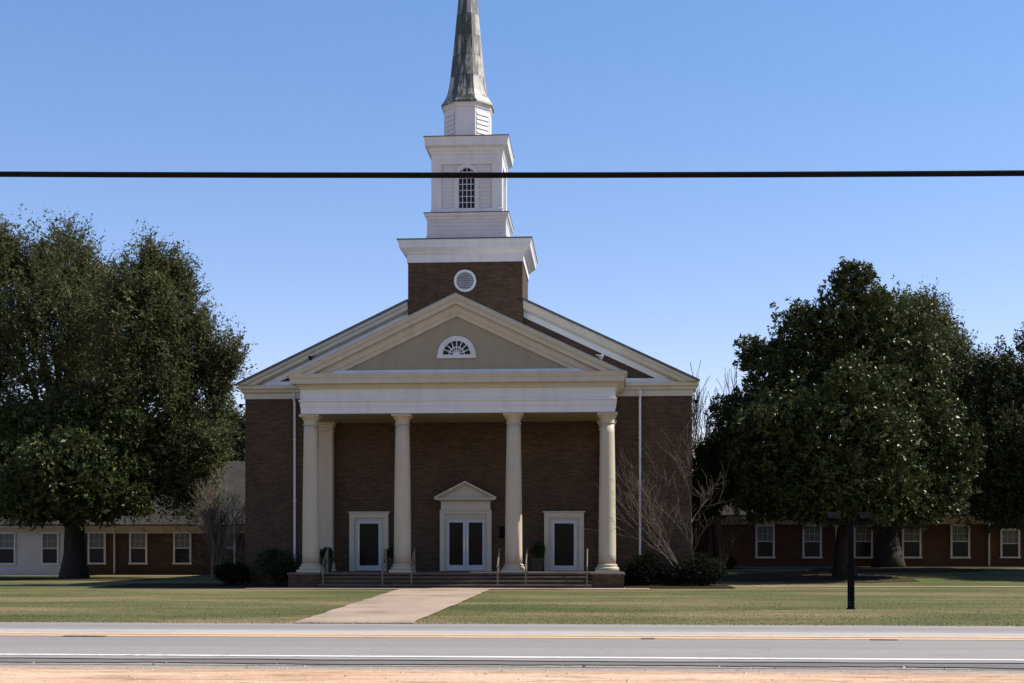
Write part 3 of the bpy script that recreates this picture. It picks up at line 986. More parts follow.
# ------------------------------------------------------------------ the low wings
WY = 76.0
def wing_window_parts():
    w, h = 0.88, 1.75
    mb = MB()
    t_ = .11
    mb.box(-w / 2 - t_, -w / 2, -.07, -.003, 0, h); mb.box(w / 2, w / 2 + t_, -.07, -.003, 0, h)
    mb.box(-w / 2 - t_, w / 2 + t_, -.07, -.003, h, h + t_); mb.box(-w / 2 - t_ - .04, w / 2 + t_ + .04, -.11, -.003, -.10, -.0)
    mb.box(-w / 2, w / 2, -.05, -.003, h / 2 - .03, h / 2 + .03)
    for k in (1, 2):
        mb.box(-w / 2 + k * w / 3 - .007, -w / 2 + k * w / 3 + .007, -.04, -.003, h / 2 + .03, h)
    mb.box(-w / 2, w / 2, -.038, -.003, h * .75 - .007, h * .75 + .007)
    f = mb.build('window', M['white'])
    mb = MB(); mb.box(-w / 2, w / 2, -.02, -.002, 0, h / 2 - .03); mb.build('pane', M['glass'], f)
    mb = MB(); mb.box(-w / 2, w / 2, -.02, -.002, h / 2 + .03, h); mb.build('blind', M['blind'], f)
    return f
W0 = [None]
def wing_window(parent, x, y, z, sz=1.0):
    if W0[0] is None:
        W0[0] = wing_window_parts(); w = W0[0]; w.parent = parent
    else:
        w = copy_tree(W0[0], parent)
    w.location = (x, y, z); w.scale = (1, 1, sz)
    return w

def wing(name, label, x0, x1, z0, wallmat, ridge_z, depth=12.0, yoff=0.0, ends=True):
    e = empty(name, (0, WY + yoff, z0))
    tag(e, label, 'building')
    mb = MB()
    ev = 2.85
    rz = ridge_z - z0
    mb.box(x0, x1, 0, depth, -.6, ev + .02); mb.build('wall', wallmat, e)
    mb = MB()
    mb.box(x0 - .02, x1 + .02, -.06, -.003, ev - .36, ev + .02)
    mb.box(x0 - .05, x1 + .05, -.42, -.004, ev + .022, ev + .06)
    mb.box(x0 - .05, x1 + .05, -.46, -.422, ev - .05, ev + .15)
    mb.build('eaves_board', M['cream'], e)
    mb = MB()
    hd = depth / 2
    mb.add([(x0 - .15, -.5, ev + .10), (x1 + .15, -.5, ev + .10), (x1 + .15, hd, rz), (x0 - .15, hd, rz), (x0 - .15, depth + .5, ev + .10), (x1 + .15, depth + .5, ev + .10),
            (x0 - .15, -.5, ev + .17), (x1 + .15, -.5, ev + .17), (x1 + .15, hd, rz + .1), (x0 - .15, hd, rz + .1), (x0 - .15, depth + .5, ev + .17), (x1 + .15, depth + .5, ev + .17)],
           [(6, 7, 8, 9), (9, 8, 11, 10), (0, 3, 2, 1), (3, 4, 5, 2), (0, 1, 7, 6), (4, 10, 11, 5), (0, 6, 9, 3), (3, 9, 10, 4), (1, 2, 8, 7), (2, 5, 11, 8)])
    mb.build('roof', M['shingle'], e)
    for xx in (x0, x1 - .2):
        mb = MB()
        mb.add([(xx, .0, ev), (xx, depth, ev), (xx, hd, rz), (xx + .2, .0, ev), (xx + .2, depth, ev), (xx + .2, hd, rz)], [(0, 1, 2), (3, 5, 4), (0, 2, 5, 3), (1, 4, 5, 2)])
        mb.build('gable', wallmat, e)
    return e
# right wing
rw = wing('wing_building', 'low red brick wing with white windows right of the church', at(722, WY), 46.0, .50, M['wing_brick'], 6.6)
for u_ in (765, 812, 863, 911.5, 960):
    wing_window(rw, at(u_, WY), 0, .62)
wing_window(rw, at(1010, WY), 0, .62, .86)
wing_window(rw, at(1057, WY), 0, .62)
wing_window(rw, at(1105, WY), 0, .62)
for u_ in (836, 988.5):
    mb = MB(); x = at(u_, WY)
    mb.tube([(x, -.42, 2.9), (x, -.40, 2.75), (x, -.10, 2.45), (x, -.10, .1)], .06, 8); mb.build('downspout', M['white'], rw)
# recessed link between nave and right wing
lk = empty('link_building', (0, 81, .4))
tag(lk, 'small recessed brick link between church and right wing', 'building')
xa, xb = CX + HW + .05, at(722, WY) - .05
mb = MB(); mb.box(xa, xb, 0, 4, -.6, 2.9); mb.build('wall', M['wing_brick'], lk)
mb = MB(); mb.prism([(xa, 2.905), (xb, 2.905), (xb, 3.05), (xa, 3.05)], -.4, 4.4); mb.build('eaves_board', M['cream'], lk)
mb = MB(); mb.add([(xa, -.4, 3.06), (xb, -.4, 3.06), (xb, 3.6, 5.6), (xa, 3.6, 5.6), (xa, -.4, 3.0), (xb, -.4, 3.0), (xb, 3.6, 5.5), (xa, 3.6, 5.5)], [(0, 1, 2, 3), (4, 7, 6, 5), (0, 4, 5, 1), (1, 5, 6, 2), (2, 6, 7, 3), (3, 7, 4, 0)]); mb.build('roof', M['shingle'], lk)
wing_window(lk, (xa + xb) / 2 - .3, 0, .7)
# left wing, brick
lw = wing('wing_building', 'low dark brick wing with grey roof left of the church', at(78, WY), CX - HW + 2.0, 0.0, M['brick'], 7.1)
for u_ in (97, 138.5, 182.5, 226.5):
    wing_window(lw, at(u_, WY), 0, .74)
mb = MB(); x = at(115, WY)
mb.tube([(x, -.42, 2.9), (x, -.40, 2.75), (x, -.10, 2.45), (x, -.10, .1)], .06, 8); mb.build('downspout', M['white'], lw)
# white clapboard building at the far left
ww = wing('clapboard_building', 'low white clapboard building behind the magnolia trunk on the left', -58.0, at(77, WY), 0.0, M['siding'], 7.0, yoff=-.25)
for u_ in (9, 52, -36, -80):
    wing_window(ww, at(u_, WY), 0, .72)

# ------------------------------------------------------------------ vegetation
def unit(n):
    v = rng.normal(size=(n, 3))
    return v / np.linalg.norm(v, axis=1, keepdims=True)

def leaf_quads(P, D, L, W, fold=0.15):
    """P base points, D directions (unit), L lengths, W widths -> diamond quads"""
    n = len(P)
    r = unit(n)
    side = np.cross(D, r); side /= np.linalg.norm(side, axis=1, keepdims=True) + 1e-9
    nrm = np.cross(side, D)
    flip = np.where(nrm[:, 2:3] < -0.15, -1.0, 1.0)
    side = side * flip; nrm = nrm * flip
    L = np.asarray(L)[:, None]; W = np.asarray(W)[:, None]
    a = P
    b = P + D * L * .45 + side * W * .5 + nrm * W * fold
    c = P + D * L - nrm * L * .08
    d = P + D * L * .45 - side * W * .5 + nrm * W * fold
    return np.stack([a, b, c, d], 1).reshape(-1, 3)

def shell_points(blobs, n, rmin=.55, seed=0, holes=.0, zmin=None):
    """points near the outside of a cloud of ellipsoids, with clumps and gaps"""
    r = np.random.default_rng(seed)
    B = np.array(blobs, float)                 # cx cy cz rx ry rz
    area = (B[:, 3] * B[:, 4] + B[:, 4] * B[:, 5] + B[:, 3] * B[:, 5])
    k = r.choice(len(B), size=n, p=area / area.sum())
    d = r.normal(size=(n, 3)); d /= np.linalg.norm(d, axis=1, keepdims=True)
    rad = rmin + (1.06 - rmin) * r.random(n) ** .6
    # lumpy radius: low frequency bumps over the direction
    ph = r.random((6, 3)) * 6.28
    lump = np.zeros(n)
    for q in range(6):
        lump += np.sin(d[:, 0] * (3 + q) + ph[q, 0] + k) * np.sin(d[:, 1] * (4 + q) + ph[q, 1] + 2 * k) * np.sin(d[:, 2] * (3 + q) + ph[q, 2])
    rad = rad * (1 + .13 * lump)
    P = B[k, :3] + d * rad[:, None] * B[k, 3:]
    # gaps: drop points in low-noise pockets
    nz = np.zeros(n)
    for q in range(5):
        w = r.normal(size=3) * (1.1 + .5 * q)
        nz += np.sin(P @ w + r.random() * 6.28)
    keep = nz > np.quantile(nz, holes) if holes > 0 else np.ones(n, bool)
    # thin out what is deep inside another blob
    deep = np.zeros(n, bool)
    for b in B:
        q = (((P - b[:3]) / b[3:]) ** 2).sum(1)
        deep |= q < .18
    keep &= ~(deep & (r.random(n) < .8))
    if zmin is not None:
        keep &= P[:, 2] > zmin
    P = P[keep]; k = k[keep]; d = d[keep]
    return P, d, B[k, :3]

def px_blobs(Y, ell, spread=0.0, depthk=.9):
    """ellipses seen in the photograph -> ellipsoids standing at their real distance"""
    out = []
    for i, e in enumerate(ell):
        u, v, ru, rv = e[:4]
        dy = e[4] if len(e) > 4 else random.uniform(-1, 1) * spread
        X, Z = at(u, Y + dy, v)
        k = px(Y + dy, X)
        out.append((X, Y + dy, Z, ru * k, depthk * (ru * k * .6 + rv * k * .4), rv * k))
    return out

def rosettes(blobs, n, per, L, seed, holes, zmin=None):
    P, d, C = shell_points(blobs, n, .5, seed, holes, zmin)
    out = P - C
    out /= np.linalg.norm(out, axis=1, keepdims=True) + 1e-9
    ax = out * .7 + np.array([0, 0, .55]) + rng.normal(size=P.shape) * .35
    ax /= np.linalg.norm(ax, axis=1, keepdims=True)
    P = np.repeat(P, per, 0); ax = np.repeat(ax, per, 0)
    m = len(P)
    D = ax * .55 + unit(m)
    D /= np.linalg.norm(D, axis=1, keepdims=True)
    P = P + ax * rng.uniform(-.12, .12, (m, 1)) * L * 3 + unit(m) * L * .35
    Ls = L * rng.uniform(.7, 1.25, m)
    return leaf_quads(P, D, Ls, Ls * rng.uniform(.40, .55, m))

def sprays(blobs, n, per, L, length, seed, holes, up=.8, zmin=None, wk=.36):
    P, d, C = shell_points(blobs, n, .5, seed, holes, zmin)
    out = P - C
    out /= np.linalg.norm(out, axis=1, keepdims=True) + 1e-9
    ax = out * .75 + np.array([0, 0, up]) + rng.normal(size=P.shape) * .40
    ax /= np.linalg.norm(ax, axis=1, keepdims=True)
    ln = length * rng.uniform(.5, 1.5, (len(P), 1))
    P = np.repeat(P, per, 0); axr = np.repeat(ax, per, 0); lr = np.repeat(ln, per, 0)
    m = len(P)
    P = P + axr * (lr * rng.uniform(-.5, 1.0, (m, 1))) + unit(m) * .09 * length / .6
    D = axr * .7 + unit(m)
    D /= np.linalg.norm(D, axis=1, keepdims=True)
    Ls = L * rng.uniform(.6, 1.3, m)
    return leaf_quads(P, D, Ls, Ls * wk * rng.uniform(.8, 1.2, m))

def limb_tree(mb, base, r0, fork, blobs, n_limb=1.0, sub=4, lean=(0, 0), flare=1.5):
    b = Vector(base)
    top = b + Vector((lean[0], lean[1], fork))
    pts, rad = [], []
    for i in range(7):
        q = i / 6
        p = b.lerp(top, q) + Vector((random.uniform(-1, 1), random.uniform(-1, 1), 0)) * r0 * .10
        pts.append(p)
        rad.append(r0 * (1 + (flare - 1) * (1 - q) ** 4) * (1 - .25 * q))
    pts[0].z -= .25
    mb.tube(pts, rad, 12)
    for (x, y, z, rx, ry, rz) in blobs:
        c = Vector((x, y, z + rz * .45))
        st = top.lerp(b, random.uniform(0, .25))
        mid = st.lerp(c, .5) + Vector((random.uniform(-.5, .5), random.uniform(-.5, .5), random.uniform(.1, .8)))
        ps = [st, st.lerp(mid, .5) + Vector((0, 0, .15)), mid, mid.lerp(c, .5), c]
        ra = r0 * random.uniform(.32, .48)
        mb.tube(ps, [ra, ra * .85, ra * .62, ra * .4, ra * .12], 7)
        for _ in range(sub):
            q = random.uniform(.35, .9)
            s0 = mid.lerp(c, (q - .35) / .65)
            d = Vector(unit(1)[0]); d.z = abs(d.z) * .6
            e = s0 + Vector((d.x * rx, d.y * ry, d.z * rz)) * .85
            m2 = s0.lerp(e, .5) + Vector((0, 0, .2))
            mb.tube([s0, m2, e], [ra * .35, ra * .22, ra * .05], 5)

def leafy_tree(name, label, cat, Y, u_base, zbase, r0, fork, ell, kind, mat, seed, n, per, L, holes=.22, spread=2.0, length=.7, up=.8, group=None, depthk=.9, zmin=None, flare=1.5, sub=4, lean=(0, 0), lobes=7, inner_k=.4):
    global rng
    random.seed(seed); rng = np.random.default_rng(seed)
    X = at(u_base, Y)
    z0 = gz(X, Y) if zbase is None else zbase
    e = empty(name, (X, Y, z0))
    tag(e, label, cat, group)
    blobs = px_blobs(Y, ell, spread, depthk)
    big = list(blobs)
    for (x, y, z, rx, ry, rz) in big:
        for _ in range(lobes):
            d = unit(1)[0]
            d[2] = abs(d[2]) if random.random() < .6 else d[2]
            q = random.uniform(.22, .38)
            blobs.append((x + d[0] * rx * .92, y + d[1] * ry * .92, z + d[2] * rz * .92, max(.45, rx * q), max(.45, ry * q), max(.5, rz * q * (1.3 if kind == 'spray' else 1.0))))
    all_blobs, blobs = blobs, big
    mb = MB(); limb_tree(mb, (X, Y, z0), r0, fork, blobs, sub=sub, lean=lean, flare=flare)
    mb.v = [(p[0] - X, p[1] - Y, p[2] - z0) for p in mb.v]
    mb.build('trunk', M['bark'], e, smooth=True)
    if kind == 'rosette':
        q = rosettes(all_blobs, n, per, L, seed, holes, zmin)
    else:
        q = sprays(all_blobs, n, per, L, length, seed, holes, up, zmin)
    inner = [(x, y, z, rx * .80, ry * .80, rz * .80) for x, y, z, rx, ry, rz in big]
    if kind == 'rosette':
        q2 = rosettes(inner, int(n * .30), 8, L * 1.9, seed + 500, .10, zmin)
    else:
        q2 = sprays(inner, int(n * inner_k), 12, L * 1.6, length * .8, seed + 500, .16, up, zmin, .42)
    q = np.concatenate([q, q2], 0)
    q = q - np.array([X, Y, z0])
    fast_mesh('crown', q, len(q) // 4, 4, mat, e)
    return e

# right magnolia, in front
leafy_tree('magnolia_tree', 'large dark glossy magnolia with rounded crown right of the church', 'tree', 64.0, 844, None, .46, 3.0,
    [(850, 425, 86, 86, 0), (852, 325, 40, 48, 0), (850, 285, 17, 24, 0), (803, 348, 38, 44, .5), (766, 372, 26, 30, 0), (748, 352, 10, 12, 0), (742, 425, 30, 36, .4),
     (775, 440, 45, 55, -2.5), (776, 482, 40, 34, -1), (905, 380, 48, 66, -1), (928, 445, 44, 54, -.5), (920, 490, 44, 36, -1), (850, 490, 70, 36, -3.5), (850, 440, 70, 70, -3.8), (840, 430, 80, 80, 4), (815, 500, 40, 26, -2), (880, 330, 34, 40, 1), (748, 470, 28, 36, 0), (768, 503, 30, 20, -1), (885, 508, 50, 22, -2), (945, 480, 26, 40, 0)],
    'rosette', M['magnolia'], 11, 21000, 9, .18, .19, zmin=2.45, lobes=10)
# left magnolia
leafy_tree('magnolia_tree', 'broad dark magnolia with thick flared trunk before the left wing', 'tree', 67.0, 73, None, .50, 3.0,
    [(78, 462, 58, 52, 0), (20, 468, 50, 52, -.5), (122, 468, 36, 46, -1), (70, 474, 56, 46, -3), (-25, 460, 60, 56, 0), (75, 455, 64, 52, 3), (104, 500, 42, 26, -2), (35, 502, 44, 24, -2), (-50, 470, 60, 50, 0), (70, 428, 46, 34, -.5), (126, 436, 32, 36, -1), (25, 425, 26, 28, -1), (95, 405, 18, 18, -1)],
    'rosette', M['magnolia'], 12, 16000, 9, .18, .16, zmin=2.35, flare=1.65)
# left feathery oaks behind the magnolia
leafy_tree('oak_tree', 'tall feathery evergreen oak rising behind the left magnolia', 'tree', 72.5, 73, None, .55, 4.0,
    [(56, 258, 11, 28, 0), (38, 266, 11, 26, 1), (78, 276, 13, 32, 0), (94, 294, 9, 26, 0), (58, 292, 36, 58, 0), (16, 300, 30, 60, 0), (5, 262, 12, 26, 0), (60, 340, 56, 64, -1.5), (-12, 300, 34, 68, 0), (90, 325, 30, 56, -1), (40, 380, 70, 60, 0), (-40, 360, 50, 90, 0), (90, 400, 50, 60, 1)],
    'spray', M['oak'], 21, 6800, 24, .21, .32, length=1.05, up=1.05, inner_k=.18)
leafy_tree('oak_tree', 'tall evergreen oak with drooping right side left of the church', 'tree', 68.0, 76, None, .5, 4.5,
    [(152, 270, 7, 26, 0), (163, 292, 9, 26, 0), (150, 312, 30, 56, 0), (182, 312, 13, 34, .5), (130, 330, 32, 58, -1), (165, 362, 34, 60, 0), (190, 372, 16, 26, 0), (217, 372, 11, 17, .3), (228, 362, 4, 9, 0), (216, 390, 11, 15, .2),
     (196, 412, 25, 38, 0), (150, 410, 52, 58, 0), (212, 442, 13, 22, -.5), (182, 462, 38, 42, 0), (150, 470, 40, 44, 1), (192, 497, 24, 24, 1), (124, 296, 12, 24, 0), (201, 338, 7, 14, 0)],
    'spray', M['oak'], 22, 7600, 24, .20, .32, length=1.0, up=.95, inner_k=.18, lobes=8)
# right oak behind the magnolia and the dark one at the frame's edge
leafy_tree('oak_tree', 'grey green evergreen oak showing behind the right magnolia top', 'tree', 74.0, 888, None, .62, 4.0,
    [(906, 326, 26, 28, 0), (934, 330, 20, 28, 0), (918, 368, 40, 46, 0), (890, 360, 36, 46, 0), (944, 395, 28, 46, -.5), (925, 430, 50, 56, 0), (885, 440, 50, 60, 0), (952, 362, 12, 18, 0), (966, 392, 16, 30, 0), (975, 420, 18, 34, 0)],
    'spray', M['oak'], 23, 6000, 20, .20, .22, length=.8, up=.9, flare=1.7)
leafy_tree('oak_tree', 'dark dense evergreen oak at the right edge of the photo', 'tree', 70.0, 1050, None, .5, 4.0,
    [(985, 404, 34, 44, 0), (1015, 412, 28, 50, 0), (975, 450, 36, 50, -.5), (1000, 470, 55, 52, -1), (1045, 420, 50, 70, 0), (1080, 450, 60, 70, 0), (990, 492, 36, 30, -1), (1030, 490, 50, 34, -1), (960, 400, 18, 30, 0)],
    'spray', M['cedar'], 24, 8500, 16, .22, .16, length=.6, up=.7, zmin=2.7)
# trees out of frame to the right whose shade reaches in, and behind the wings
leafy_tree('oak_tree', 'dark evergreen oak further along the right lawn, beyond the edge', 'tree', 66.0, 1190, None, .5, 3.5,
    [(1190, 400, 80, 80, 0), (1150, 450, 60, 60, 0), (1235, 450, 60, 60, 0), (1190, 470, 80, 50, -2)],
    'spray', M['cedar'], 25, 3500, 16, .30, .16, length=.6, up=.7)
leafy_tree('background_tree', 'dark evergreen tree standing behind the left wing roof', 'tree', 98.0, 222, None, .4, 4.0,
    [(228, 445, 26, 32, 0), (200, 450, 26, 30, 0), (240, 470, 20, 40, 0), (170, 460, 30, 30, 0)],
    'spray', M['cedar'], 26, 4000, 16, .26, .14, length=.7, up=.7)
leafy_tree('cedar_tree', 'small dark cedar beside the church right corner', 'tree', 66.0, 709, None, .20, 2.6,
    [(722, 455, 18, 20, 0), (706, 470, 15, 26, 0), (728, 482, 16, 22, 0), (708, 500, 15, 22, 0), (744, 478, 14, 20, 0)],
    'spray', M['cedar'], 27, 1700, 14, .16, .30, spread=.6, length=.5, up=.5, sub=3)

# bare trees and shrubs
def grow(mb, p, d, length, r, lvl, maxl, twig, spread=.55, up=.25, kids=(2, 4), rmin=.006):
    pts = [p.copy()]; rad = [r]
    q = p.copy(); dd = d.copy()
    seg = 4
    for i in range(seg):
        dd = (dd + Vector(unit(1)[0]) * .16 + Vector((0, 0, up * .15))).normalized()
        q = q + dd * (length / seg)
        pts.append(q.copy()); rad.append(max(rmin, r * (1 - .55 * (i + 1) / seg)))
    (mb if lvl < 2 else twig).tube(pts, rad, 6 if lvl < 2 else 4)
    if lvl >= maxl:
        return
    for _ in range(random.randint(*kids)):
        k = random.randint(1, seg)
        nd = (dd + Vector(unit(1)[0]) * spread + Vector((0, 0, up))).normalized()
        grow(mb, pts[k], nd, length * random.uniform(.55, .85), rad[k] * .68, lvl + 1, maxl, twig, spread, up, kids, rmin)

def bare_tree(name, label, cat, Y, u, stems, r, length, maxl, mat, tmat, seed, spread=.55, up=.25, kids=(2, 4), dirs=None, zbase=None, rmin=.007):
    random.seed(seed)
    global rng
    rng = np.random.default_rng(seed)
    X = at(u, Y); z0 = gz(X, Y) if zbase is None else zbase
    e = empty(name, (X, Y, z0)); tag(e, label, cat)
    a, b = MB(), MB()
    for i in range(stems):
        d = dirs[i] if dirs else (random.uniform(-.5, .5), random.uniform(-.4, .4), 1)
        grow(a, Vector((random.uniform(-.12, .12) * (stems > 1), random.uniform(-.1, .1) * (stems > 1), -.1)), Vector(d).normalized(), length * random.uniform(.85, 1.1), r, 0, maxl, b, spread, up, kids, rmin)
    a.build('trunk', mat, e, smooth=True, recalc=False)
    b.build('twigs', tmat, e, recalc=False)
    return e
bare_tree('crepe_myrtle', 'bare crepe myrtle with tan twigs before the right church wall', 'tree', 53.9, 692, 4, .032, 2.9, 4, M['twig'], M['twig'], 36, .80, .26, (2, 4), rmin=.0045,
          dirs=[(-.40, -.1, 1), (-.75, 0, 1), (-.10, .1, 1), (-1.1, .1, 1)])
bare_tree('bare_shrub', 'leafless grey shrub before the church left corner', 'shrub', 57.0, 228, 5, .035, 1.8, 4, M['twig'], M['twig'], 32, .85, .10, (2, 4), rmin=.006)
bare_tree('bare_tree', 'tall thin leafless tree behind the church right corner', 'tree', 88.0, 713, 4, .14, 4.5, 4, M['twig'], M['twig'], 33, .40, .5, (3, 5), rmin=.016, dirs=[(-.18, 0, 1), (.02, 0, 1), (.14, .1, 1), (.3, .1, 1)])
bare_tree('bare_tree', 'small leafless pale barked tree at the right wing corner', 'tree', 69.0, 722, 2, .09, 1.6, 4, M['pale_bark'], M['twig'], 34, .6, .2, (3, 4), dirs=[(.35, 0, 1), (-.2, .1, 1)])
bare_tree('bare_tree', 'leafless small tree with tangled twigs before the left wing roof', 'tree', 66.0, 214, 5, .08, 2.5, 4, M['twig'], M['twig'], 35, .7, .35, (3, 4), rmin=.009)

random.seed(5)
rng = np.random.default_rng(5)
def shrub(label, Y, u, v, ru, rv, mat, seed, n=2600, group=None, lumps=5):
    X, Z = at(u, Y, v)
    k = px(Y, X)
    blobs = [(X, Y, Z, ru * k * .85, ru * k * .8, rv * k * .9)]
    for i in range(lumps):
        a = random.uniform(0, 6.28)
        blobs.append((X + math.cos(a) * ru * k * .38, Y + math.sin(a) * ru * k * .35, Z + random.uniform(-.25, .28) * rv * k, ru * k * .58, ru * k * .55, rv * k * .62))
    q = rosettes(blobs, n, 6, .085, seed, .06, gz(X, Y) + .02)
    q = q - np.array([X, Y, gz(X, Y)])
    e = empty('shrub', (X, Y, gz(X, Y))); tag(e, label, 'shrub', group)
    fast_mesh('foliage', q, len(q) // 4, 4, mat, e)
    mb = MB()
    for i in range(7):
        a = random.uniform(0, 6.28); rr = random.uniform(.2, .6) * ru * k
        mb.tube([(0, 0, -.05), (math.cos(a) * rr * .5, math.sin(a) * rr * .5, (Z + rv * k) * .35), (math.cos(a) * rr, math.sin(a) * rr, (Z + rv * k) * .7)], [.03, .02, .008], 5)
    mb.build('stems', M['bark'], e)
    return e
shrub('rounded clipped green shrub left of the porch steps', 53.6, 276, 567, 22, 20, M['bush'], 41)
shrub('rounded dark shrub against the wall right of the end column', 54.0, 641, 570, 20, 18, M['dark_bush'], 42)
shrub('wide dark shrub at the right corner of the church', 54.0, 700, 571, 26, 17, M['dark_bush'], 43)
shrub('low dark shrub between two larger shrubs on the right', 53.9, 672, 577, 14, 11, M['dark_bush'], 44, 1400)
shrub('low dark shrub at the left corner of the church', 54.2, 232, 574, 18, 13, M['dark_bush'], 45, 1800)
shrub('small green shrub by the corner of the right wing', 72.5, 728, 563, 8, 7, M['bush'], 46, 900)

# planted pots on the porch
def potted(u, Y, h, label):
    X = at(u, Y)
    e = empty('potted_plant', (X, Y, FL)); tag(e, label, 'potted plant', 'potted plants on the porch')
    mb = MB()
    mb.sweep([(0, 0.0), (.07, .50), (.10, .50), (.10, .57), (.05, .57), (.03, .50)], .19, -.19, .19); mb.build('pot', M['planter'], e)
    blobs = [(0, 0, .57 + h * .35, .26, .25, h * .42), (.08, -.05, .57 + h * .6, .18, .18, h * .32)]
    q = rosettes(blobs, 700, 6, .075, int(u), .05)
    fast_mesh('foliage', q, len(q) // 4, 4, M['bush'], e)
potted(537.5, 54.35, .72, 'dark potted shrub against the wall between the centre and right doors')
potted(326, 53.6, .42, 'small potted plant beside the leftmost column')
potted(391, 53.8, .48, 'small potted plant between the left door and second column')

# ------------------------------------------------------------------ lamp post on the lawn, overhead cable
LY = 33.4
LX = at(851, LY)
lp = empty('floodlight_post', (LX, LY, 0))
tag(lp, 'black square post with two floodlights standing on the right lawn', 'light post')
mb = MB()
mb.box(-.075, .075, -.075, .075, -.1, 1.15); mb.box(-.06, .06, -.06, .06, 1.152, 2.14); mb.box(-.095, .095, -.095, .095, -.1, .03)
mb.build('post', M['black'], lp, bevel=.006)
mb = MB()
for z in (.10, .17):
    mb.box(-.08, .08, -.08, .08, z, z + .018)
mb.build('band', M['lamp_metal'], lp)
mb = MB(); mb.box(-.62, .62, -.035, .035, 2.143, 2.20); mb.tube([(.5, 0, 2.19), (.62, 0, 2.40), (.80, 0, 2.42)], .015, 6); mb.build('crossarm', M['black'], lp)
def flood(x, tilt, mat):
    mb = MB()
    mb.add([(-.15, -.06, 0), (.15, -.06, 0), (.15, .06, 0), (-.15, .06, 0), (-.22, -.14, .22), (.22, -.14, .22), (.22, .14, .22), (-.22, .14, .22)],
           [(3, 2, 1, 0), (4, 5, 6, 7), (0, 1, 5, 4), (1, 2, 6, 5), (2, 3, 7, 6), (3, 0, 4, 7)])
    for k in range(-2, 3):
        mb.box(k * .055 - .006, k * .055 + .006, -.05, .05, -.05, -.001)
    mat_ = Matrix.Translation((x, 0, 2.27)) @ Matrix.Scale(.8, 4) @ Matrix.Rotation(R(tilt), 4, 'X')
    mb.v = [tuple(mat_ @ Vector(p)) for p in mb.v]
    mb.tube([(x, 0, 2.19), (x, 0, 2.28)], .025, 6)
    o = mb.build('floodlight', mat, lp)
    mb = MB(); mb.box(-.19, .19, -.12, .12, .222, .232); mb.v = [tuple(mat_ @ Vector(p)) for p in mb.v]; mb.build('lens', M['black'], o)
flood(-.42, -60, M['black']); flood(.36, -60, M['black'])

CYY = 17.5
c_pts = [at(u, CYY, v) for u, v in ((0, 174.2), (512, 175.2), (1024, 173.2))]
CC, CB, CA = np.polyfit([p[0] for p in c_pts], [p[1] for p in c_pts], 2)
pts = []
for i in range(81):
    x = -90 + 180 * i / 80
    pts.append((x, CYY, CA + CB * x + CC * x * x))
mb = MB(); mb.tube(pts, .040, 8)
tag(mb.build('power_cable', M['cable'], smooth=True), 'thick black overhead cable crossing the whole view above the road', 'cable')

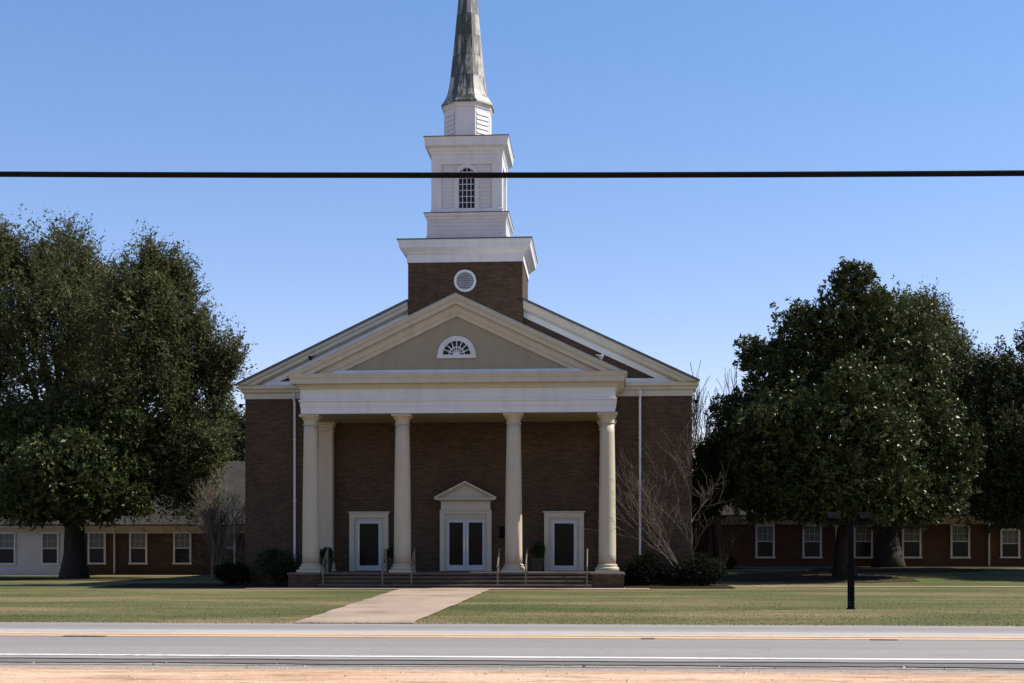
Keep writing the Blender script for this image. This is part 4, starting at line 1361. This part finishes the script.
# ------------------------------------------------------------------ grass
def grass(n, ylo, yhi, h, w, seed, mat):
    r = np.random.default_rng(seed)
    D = 1.0 / (1 / yhi + (1 / ylo - 1 / yhi) * r.random(n) ** .8)
    X = D * np.tan(r.uniform(-.53, .50, n) - YAW * 1.0)
    P = np.stack([X, D, np.zeros(n)], 1)
    # keep off the paved parts and the church
    q = (P[:, 1] - 26.15) / (49.7 - 26.15)
    on = (q > 0) & (q < 1) & (X > -6.3 - 1.4 * q + .05) & (X < -3.75 - .35 * q - .05)
    on |= (P[:, 1] > 48.9) & (P[:, 1] < 50.4) & (X > -13.5) & (X < 1.8)
    on |= (P[:, 1] > 50.0) & (X > -16.5) & (X < 5.0)
    on |= (P[:, 1] > 53.2) & (P[:, 1] < 54.3) & (X > 6.3)
    on |= P[:, 1] > 75
    on |= (P[:, 1] > 71.9) & (P[:, 1] < 73.6) & (X > 6.4) & (X < 13.6)
    P = P[~on]
    n = len(P)
    P[:, 2] = [gz(a, b) for a, b, _ in P]
    a = r.uniform(0, 6.28, n)
    H = h * r.uniform(.5, 1.5, n); W = w * r.uniform(.6, 1.4, n)
    dx, dy = np.cos(a) * W, np.sin(a) * W
    T = P + np.stack([r.normal(size=n) * H * .6, r.normal(size=n) * H * .6, H], 1)
    A = P + np.stack([dx, dy, np.full(n, -.01)], 1); B = P - np.stack([dx, dy, np.full(n, .01)], 1)
    V = np.stack([A, B, T], 1).reshape(-1, 3)
    o = fast_mesh('grass', V, n, 3, mat)
    return tag(o, 'short half dormant grass blades covering the lawn', 'grass', kind='stuff')
grass(90000, 25.75, 76, .016, .012, 61, M['blade'])
grass(2500, 25.62, 26.0, .05, .012, 62, M['blade'])

# ------------------------------------------------------------------ pebbles on the dirt
def pebbles(n, ylo, yhi, seed):
    r = np.random.default_rng(seed)
    D = r.uniform(ylo, yhi, n)
    X = D * np.tan(r.uniform(-.50, .42, n) - YAW)
    sz = r.gamma(1.6, .0032, n) + .002
    base = np.array([[-1, -.8, 0], [1, -.9, 0], [.9, 1, 0], [-.9, .8, 0], [-.5, -.4, .8], [.5, -.5, .7], [.45, .5, .9], [-.5, .4, .75]])
    quads = [(0, 1, 5, 4), (1, 2, 6, 5), (2, 3, 7, 6), (3, 0, 4, 7), (4, 5, 6, 7)]
    a = r.uniform(0, 6.28, n)
    ca, sa = np.cos(a)[:, None], np.sin(a)[:, None]
    V = base[None] * (sz[:, None, None] * r.uniform(.7, 1.3, (n, 8, 1)))
    x = V[..., 0] * ca - V[..., 1] * sa; y = V[..., 0] * sa + V[..., 1] * ca
    W = np.stack([x + X[:, None], y + D[:, None], V[..., 2] + .006], -1)
    Q = W[:, np.array(quads).ravel()].reshape(-1, 3)
    return fast_mesh('gravel', Q, n * 5, 4, M['pebble'])
t = NT('pebble')
g = t.n.new('ShaderNodeNewGeometry')
t.color(t.ramp(g.outputs['Random Per Island'], [(0.0, (0.26, 0.18, 0.13)), (0.5, (0.42, 0.31, 0.23)), (1.0, (0.62, 0.50, 0.40))]))
M['pebble'] = t.rough(0.9, 0.2)
tag(pebbles(900, 13.6, 16.95, 71), 'loose gravel scattered on the dirt shoulder', 'gravel', kind='stuff')
